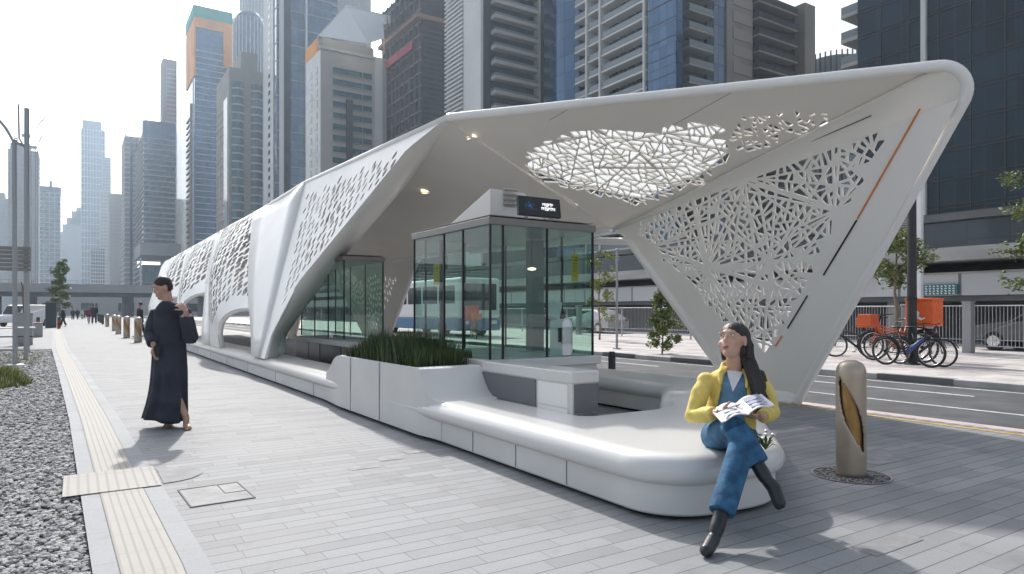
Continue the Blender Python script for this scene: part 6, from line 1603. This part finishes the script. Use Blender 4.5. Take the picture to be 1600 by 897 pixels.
for k in range(8):                                     # lock in front of the left shoulder
    st = P(.07, -.01 - .01 * k, .02); m1 = W(1164 + 2 * k, 566, 4.50); m2 = W(1174 + 2.4 * k, 600, 4.44 + .01 * k); e = W(1184 + 2 * k, 640 + 3 * (k % 3), 4.42 + .01 * k); h.tube([st, m1, m2, e], [.02, .022, .02, .006], 7)
rg = random.Random(8); hs_ = MB()
for k in range(150):                                   # loose strands over the mass of hair
    s = rg.uniform(-1, 1); st = P(s * .06, -.03 - .03 * rg.random(), .11 - .05 * abs(s)); m0 = P(s * .086, -.075, .0); f_ = rg.random(); m1 = W(1160 + 24 * f_ + 3 * s, 580, 4.53 + .05 * rg.random()); m2 = W(1166 + 30 * f_, 612, 4.50 + .08 * rg.random()); e = W(1172 + 34 * f_ + rg.uniform(-4, 4), 638 + rg.uniform(-8, 14), 4.48 + .1 * rg.random())
    pts = [st, m0, m1, m2, e]; hs_.tube(pts, [.0028, .003, .003, .0026, .0008], 4, cap=False)
wb('hair', h, HAIR, remesh=.007, smoothit=3); wb('hair_strands', hs_, HAIR, smooth='all')
# white inner shirt, blue top
JY = mat('yellow_cloth', (.74, .58, .15), .75, var=.14, vscale=14, bump=.9, bscale=22); BT = mat('blue_cloth', (.15, .30, .48), .75, var=.15, vscale=12, bump=.6, bscale=20); WS = mat('white_cloth', (.7, .7, .72), .8)
JN = mat('denim', (.04, .15, .28), .85, var=.45, vscale=14, bump=.8, bscale=24, var2=(.015, .07, .15)); BO_ = mat('boot_leather', (.012, .016, .02), .38, var=.3, vscale=20, coat=.2)
t_ = MB(); skinloft(t_, [ringp(hipc - spine_up * .02, TB, .155, .11), ringp(hipc + spine_up * .10, TB, .15, .105), ringp(chest + spine_up * .02, TB, .135, .10), ringp(chest + spine_up * .09, TB, .15, .112), ringp(neck0 - spine_up * .07, TB, .15, .09), ringp(neck0 - spine_up * .02, TB, .09, .066)])
wb('top', t_, BT, remesh=.01, smoothit=4)
v_ = MB(); q = lambda x, y, z: neck0 + TB @ Vector((x, y, z)); v_.add([q(-.05, .062, -.005), q(.05, .062, -.005), q(.035, .098, -.05), q(.0, .118, -.135), q(-.035, .098, -.05), q(0, .088, -.04)], [(0, 5, 4), (5, 1, 2), (5, 2, 3, 4), (0, 1, 5)]); wb('inner_shirt', v_, WS, solid=.006, soff=1)
# open jacket: shell around back and sides plus sleeves and collar
j = MB()
def arc(c, a, bb, gap, th): o = ringp(c, TB, a, bb, 30, R(90) + gap, R(450) - gap); i_ = ringp(c, TB, a - th, bb - th, 30, R(90) + gap, R(450) - gap); return o + i_[::-1]
lv = [(hipc + spine_up * .015, .175, .13, R(38)), (hipc + spine_up * .12, .165, .13, R(37)), (chest + spine_up * .04, .160, .125, R(34)), (chest + spine_up * .12, .168, .122, R(30)), (neck0 - spine_up * .055, .172, .105, R(26)), (neck0 - spine_up * .01, .11, .085, R(32)), (neck0 + spine_up * .02, .072, .07, R(42))]
skinloft(j, [arc(c, a, bb, g, .022) for c, a, bb, g in lv], closed=True)
for sh, el, wr, s in ((Rsh, Rel, Rwr, -1), (Lsh, Lel, Lwr, 1)):
    cuff = el.lerp(wr, .80); j.tube([sh - CR * s * .03 + UP * .015, sh.lerp(el, .35) + CR * s * .012, el + CR * s * .01 - UP * .005, el.lerp(wr, .45), cuff], [.058, .062, .060, .054, .045], 16)
    j.ellipsoid(sh, (.062, .06, .055), 14, 10)
for s in (-1, 1): j.tube([neck0 + TB @ Vector((s * .02, -.075, .035)), neck0 + TB @ Vector((s * .075, -.01, .03)), neck0 + TB @ Vector((s * .088, .07, -.03)), neck0 + TB @ Vector((s * .082, .115, -.10))], [.018, .02, .022, .012], 8)
wb('jacket', j, JY, remesh=.009, smoothit=3)
# jeans
d_ = MB(); d_.ellipsoid(hipc - UP * .03, (.175, .14, .105), 20, 12, basis(wf, UP))
d_.tube([Rhip, Rhip.lerp(Rkn, .5) + UP * .005, Rkn], [.105, .095, .076], 18); d_.tube([Lhip, Lhip.lerp(Lkn, .5), Lkn], [.105, .092, .078], 18)
d_.tube([Rkn, Rkn.lerp(Ran, .35), Rkn.lerp(Ran, .78)], [.076, .078, .075], 18); d_.tube([Lkn, Lkn.lerp(Lan, .3), Lkn.lerp(Lan, .8)], [.078, .076, .076], 18)
wb('jeans', d_, JN, remesh=.0085, smoothit=3)
def boot(an, kn, toe, heel_drop):
    m = MB(); lg = (kn - an).normalized(); fd = (toe - an); fl = fd.normalized(); sole = (fl.cross(lg)).cross(fl).normalized()
    m.tube([an + lg * .16, an + lg * .08, an + lg * .01, an - lg * .03], [.047, .042, .044, .04], 16)
    hl = an - lg * .055 - fl * .02; m.ellipsoid(hl, (.036, .036, .032)); m.tube([hl, an.lerp(toe, .45) - sole * .02, toe - sole * .0, toe + fl * .02], [.037, .042, .037, .022], 14)
    return m
Rtoe = W(1219, 790, 3.93); Ltoe = W(1103, 862, 3.70)
for (an, kn, toe) in ((Ran, Rkn, Rtoe), (Lan, Lkn, Ltoe)): wb('boot', boot(an, kn, toe, 0), BO_, remesh=.006, smoothit=2)
# magazine
mg = thing('magazine', 'open white magazine held on the lap of the seated person', 'magazine', tuple(bookc))
MBs = basis((UP * .75 + CF * .62).normalized(), (-CF * .55 + UP * .8).normalized())
ax = (CR * .93 + UP * .33 - CF * .1).normalized(); pg = (CF * .9 + UP * .16).normalized(); nrm = ax.cross(pg).normalized(); 
if nrm.z < 0: nrm = -nrm
MG = Matrix((ax, pg, nrm)).transposed(); M_page = mat('page_white', (.72, .72, .74), .5)
for s in (-1, 1):
    m = MB(); n = 8
    for th in range(1):
        vs = []
        for k in range(n + 1):
            x = s * .165 * k / n; zc = .022 * math.sin(math.pi * min(1, k / n * 1.2)) + .006 * k / n
            for y in (-.11, .11):
                for dz in (0, .008): vs.append(MG @ Vector((x, y, zc + dz)))
        fs = []
        for k in range(n):
            a = 4 * k; fs += [(a, a + 4, a + 6, a + 2), (a + 1, a + 3, a + 7, a + 5), (a, a + 1, a + 5, a + 4), (a + 2, a + 6, a + 7, a + 3)]
        fs += [(0, 2, 3, 1), (4 * n, 4 * n + 1, 4 * n + 3, 4 * n + 2)]; m.add(vs, fs)
    pgs = m.build('pages', M_page, mg, smooth=True)
    m = MB(); rg = random.Random(s + 5)
    for (x, y, w_, h_) in ((.085, .05, .10, .07), (.085, -.02, .10, .04), (.085, -.075, .10, .03)): m.cbox(MG @ Vector((s * x, y, .034)), (w_, h_, .002), MG)
    m.build('printed_picture', mat('print_%d' % s, (.30, .32, .42) if s > 0 else (.45, .46, .5), .5), pgs)
bagm = MB(); rg = random.Random(3)
pc = W(1196, 655, 4.50)
tg = thing('flower_sprig', 'small sprig of white flowers and leaves lying on the bench beside the seated person', 'flowers', (pc.x, pc.y, .43)); 
for k in range(12):
    a = rg.random() * 6.28; e = Vector((math.cos(a) * rg.uniform(.04, .1), math.sin(a) * rg.uniform(.04, .1), rg.uniform(.02, .12))); bagm.tube([(0, 0, .0), e * .6 + Vector((0, 0, .02)), e], [.004, .012, .002], 5, ell=(1, .3))
bagm.build('leaves', M_foil[1], tg); m = MB()
for k in range(7): m.ellipsoid((rg.uniform(-.08, .08), rg.uniform(-.06, .06), rg.uniform(.05, .11)), (.016, .016, .012), 8, 6)
m.build('blossoms', M_whitep, tg)

# --- walking figure in a long dark robe -----------------------------
DT = 7.85
mp = thing('person', 'barefoot walking person in a long dark navy robe, one hand raised to the shoulder', 'person', (*W(262, 664, DT).xy, 0)); mo0 = Vector((*W(262, 664, DT).xy, 0))
def mbd(name, mb, m, parent=None, **k): mb.v = [tuple(Vector(p) - mo0) for p in mb.v]; return mb.build(name, m, parent or mp, **k)
mf = (-CF * .75 - CR * .62).normalized(); BM = basis(mf, UP)
hc = W(255, 450, DT); HM = basis((mf * .88 - UP * .36 - CR * .15).normalized(), (UP * .93 + mf * .3).normalized())
nk = W(263, 474, DT); ce = W(266, 520, DT); pv_ = W(264, 570, DT)
ls, rs_ = W(288, 489, DT - .02), W(245, 490, DT + .03); le, re_ = W(297, 526, DT - .12), W(238, 522, DT - .02); lw, rw = W(290, 484, DT - .26), W(240, 541, DT - .2)
lk, rk = W(271, 612, DT - .04), W(258, 612, DT + .05); la, ra = W(291, 652, DT - .06), W(266, 652, DT + .12)
b = MB(); head(b, hc, HM); b.tube([hc - HM @ Vector((0, .015, .05)), nk - UP * .03], [.055, .062], 14)
skinloft(b, [ringp(pv_ - UP * .03, BM, .11, .08), ringp(pv_ + UP * .08, BM, .11, .08), ringp(ce, BM, .11, .08), ringp(ce + UP * .14, BM, .11, .075), ringp(nk - UP * .07, BM, .10, .065), ringp(nk - UP * .01, BM, .06, .055)])
for sh, el, wr in ((ls, le, lw), (rs_, re_, rw)): b.tube([sh, el], [.048, .04], 12); b.tube([el, wr], [.04, .027], 12)
for hp, kn, an in ((pv_ + CR * .05, lk, la), (pv_ - CR * .06, rk, ra)): b.tube([hp, kn], [.072, .052], 14); b.tube([kn, kn.lerp(an, .3), an], [.058, .056, .036], 14)
hand(b, lw, (UP * .5 - CR * .6 + CF * .1), -CR * .3 - UP * .5 + CF * .7, 1, .8, .18); hand(b, rw, (-UP * .9 + CR * .1), CR, 1, .4, .19)
def foot(m, an, fd):
    fd = fd.normalized(); gx = Vector((an.x, an.y, 0)); lat = fd.cross(UP)
    m.tube([an, Vector((an.x, an.y, .04)) - fd * .01], [.036, .034], 12); m.ellipsoid(gx - fd * .035 + UP * .03, (.033, .033, .03)); m.tube([gx - fd * .03 + UP * .034, gx + fd * .07 + UP * .034, gx + fd * .145 + UP * .022], [.034, .04, .03], 12, ell=(1, .8))
    for i in range(5): p = gx + fd * (.15 - .008 * i) + lat * (.03 - .016 * i) + UP * .013; m.tube([p - fd * .02, p + fd * (.028 - .003 * i)], [.0115 - .001 * i, .009 - .0008 * i], 8)
foot(b, la, (CR * .55 - CF * .75)); foot(b, ra, (CR * .15 - CF * .95))
mbd('body', b, SKIN2, remesh=.0065, smoothit=3); face_bits(mp, hc - mo0, HM)
HM = HM * 1.14
h = MB(); P = lambda x, y, z: hc + HM @ Vector((x, y, z)); h.ellipsoid(P(0, -.010, .046), (.077, .088, .079), 20, 14, HM); h.ellipsoid(P(0, -.036, .01), (.077, .060, .070), 18, 12, HM); mbd('hair', h, HAIR, remesh=.009, smoothit=2)
ROBE = mat('navy_robe', (.030, .034, .052), .85, var=.3, vscale=5, bump=1.0, bscale=12)
r_ = MB(); rows = [(470, 255, 271, .080), (478, 245, 286, .11), (492, 240, 292, .13), (515, 241, 289, .135), (545, 240, 288, .14), (575, 238, 291, .15), (605, 236, 292, .165), (630, 232, 291, .18), (655, 224, 290, .20)]
rings = []
for i, (v, ul, ur_, dp) in enumerate(rows):
    a = W(ul, v, DT); c_ = W(ur_, v, DT); cc = (a + c_) / 2; hw = (c_ - a).length / 2; ring_ = []; amp = max(0, (v - 500) / 155); amp2 = min(1, max(0, (v - 480) / 60))
    for k in range(72):
        th = 2 * math.pi * k / 72; pl_ = 1 + amp * (.085 * math.cos(9 * th + .6) + .06 * math.cos(5 * th + 2 + v * .02)) + .03 * math.sin(3 * th + v * .05) * amp2 + .025 * math.cos(11 * th + v * .06) * amp2
        zz = (-.02 * math.sin(th * 2) - .05 * max(0, math.cos(th)) * 1.4) * amp if i == len(rows) - 1 else 0
        if i == len(rows) - 1 and math.cos(th) > .3: zz += .07 * (math.cos(th) - .3)
        ring_.append(cc + CR * hw * pl_ * math.cos(th) - CF * dp * pl_ * math.sin(th) + UP * zz)
    rings.append(ring_)
mb = MB(); skinloft(mb, rings, cap=False); rb = mbd('robe', mb, ROBE, smooth='all', solid=.008, subsurf=1)
for sh, el, wr, s in ((ls, le, lw, 1), (rs_, re_, rw, -1)):
    m = MB(); cuff = el.lerp(wr, .78); m.tube([sh - CR * s * .06 + UP * .005, sh, sh.lerp(el, .5) + CR * s * .01, el + CR * s * .008 - UP * .01, el.lerp(wr, .4), cuff], [.06, .082, .082, .085, .078, .07], 18); m.ellipsoid(sh - CR * s * .03, (.075, .075, .07)); mbd('sleeve', m, ROBE, remesh=.011, smoothit=4)
m = MB(); m.tube([nk + UP * .005 + CR * .055, nk + UP * .0 - CF * .05 + CR * .01, nk - UP * .0 - CR * .055, nk + CF * .055, nk + UP * .005 + CR * .055], .016, 8); mbd('collar', m, ROBE, smooth='all')
phone = MB(); phone.cbox((0, 0, 0), (.075, .011, .15)); ph = phone.build('phone', M_black, bevel=.004); ph.location = rw - UP * .07 + CR * .03; ph.rotation_euler = (R(10), R(8), R(20)); tag(ph, 'dark phone held in the lowered hand of the robed walker', 'phone')

# --- distant walkers ------------------------------------------------
def walker(label, loc, h, cloth, trousers, rz=0, bagm=None, stride=.2):
    t = thing('person', label, 'person', loc, rz, 'distant walkers on the path'); k = h / 1.75
    b = MB(); b.ellipsoid((0, .01, 1.64 * k), (.08, .095, .115)); b.tube([(0, 0, 1.56 * k), (0, 0, 1.42 * k)], [.05, .06], 8)
    for s in (-1, 1):
        b.tube([(s * .09, 0, .9 * k), (s * .1, s * stride * .5, .48 * k), (s * .1, s * stride - .04, .08)], [.08, .055, .04], 8); b.tube([(s * .1, s * stride - .06, .05), (s * .1, s * stride + .16, .03)], [.04, .03], 8)
        b.tube([(s * .2, 0, 1.38 * k), (s * .25, -s * stride * .4, 1.1 * k), (s * .22, -s * stride * .7, .85 * k), (s * .22, -s * stride * .8, .76 * k)], [.045, .04, .03, .035], 8)
    skinloft(b, [ringp(Vector((0, 0, z * k)), Matrix.Identity(3), a, bb, 12) for z, a, bb in ((.85, .15, .11), (1.0, .16, .11), (1.2, .15, .11), (1.38, .19, .11), (1.46, .07, .07))]); b.build('body', SKIN2, t, remesh=.03, smoothit=2)
    c = MB(); skinloft(c, [ringp(Vector((0, 0, z * k)), Matrix.Identity(3), a, bb, 14) for z, a, bb in ((.72, .24, .2), (.95, .2, .16), (1.2, .19, .15), (1.38, .225, .14), (1.47, .09, .09))])
    for s in (-1, 1): c.tube([(s * .19, 0, 1.4 * k), (s * .26, -s * stride * .4, 1.1 * k), (s * .23, -s * stride * .65, .9 * k)], [.065, .06, .05], 8)
    c.build('coat', cloth, t, remesh=.035, smoothit=2)
    c = MB()
    for s in (-1, 1): c.tube([(s * .09, 0, .85 * k), (s * .1, s * stride * .5, .48 * k), (s * .1, s * stride - .03, .14)], [.11, .085, .075], 8)
    c.build('trousers', trousers, t, remesh=.035); h_ = MB(); h_.ellipsoid((0, -.02, 1.68 * k), (.092, .105, .10)); h_.build('hair', HAIR, t, smooth='all')
    return t
mdr = mat('dark_red_coat', (.16, .015, .03), .8); mdk = mat('charcoal_coat', (.02, .02, .024), .8); mnv = mat('navy_coat', (.03, .04, .07), .8); mwt = mat('pale_coat', (.5, .5, .5), .8)
walker('distant walker in a dark red coat on the pale path', (1.05, 84, 0), 1.8, mdr, mwt, R(15)); walker('distant walker in a bulky black coat beside the red one', (1.5, 82, 0), 2.1, mdk, mdk, R(-10)).scale = (1.25, 1.25, 1)
for i, (x, y, c, lb) in enumerate(((-.5, 118, mnv, 'tiny walker in navy near the bridge, left of the path centre'), (.1, 126, mdk, 'tiny walker in black near the bridge, path centre'), (.7, 131, mwt, 'tiny walker in a pale coat under the bridge'), (1.1, 140, mnv, 'tiny navy walker farthest under the bridge'), (-1.0, 70, mdk, 'dark clad figure standing by the marker post'))): walker(lb, (x, y, 0), 1.75, c, mdk, R(20 * i))
walker('dark figure half hidden behind the robed walker beside the bollards', (2.75, 40, 0), 1.8, mdk, mdk, R(100))
walker('dark clad seated looking figure by the metal table at the left edge', (-3.2, 33, 0), 1.6, mdk, mdk, R(200))
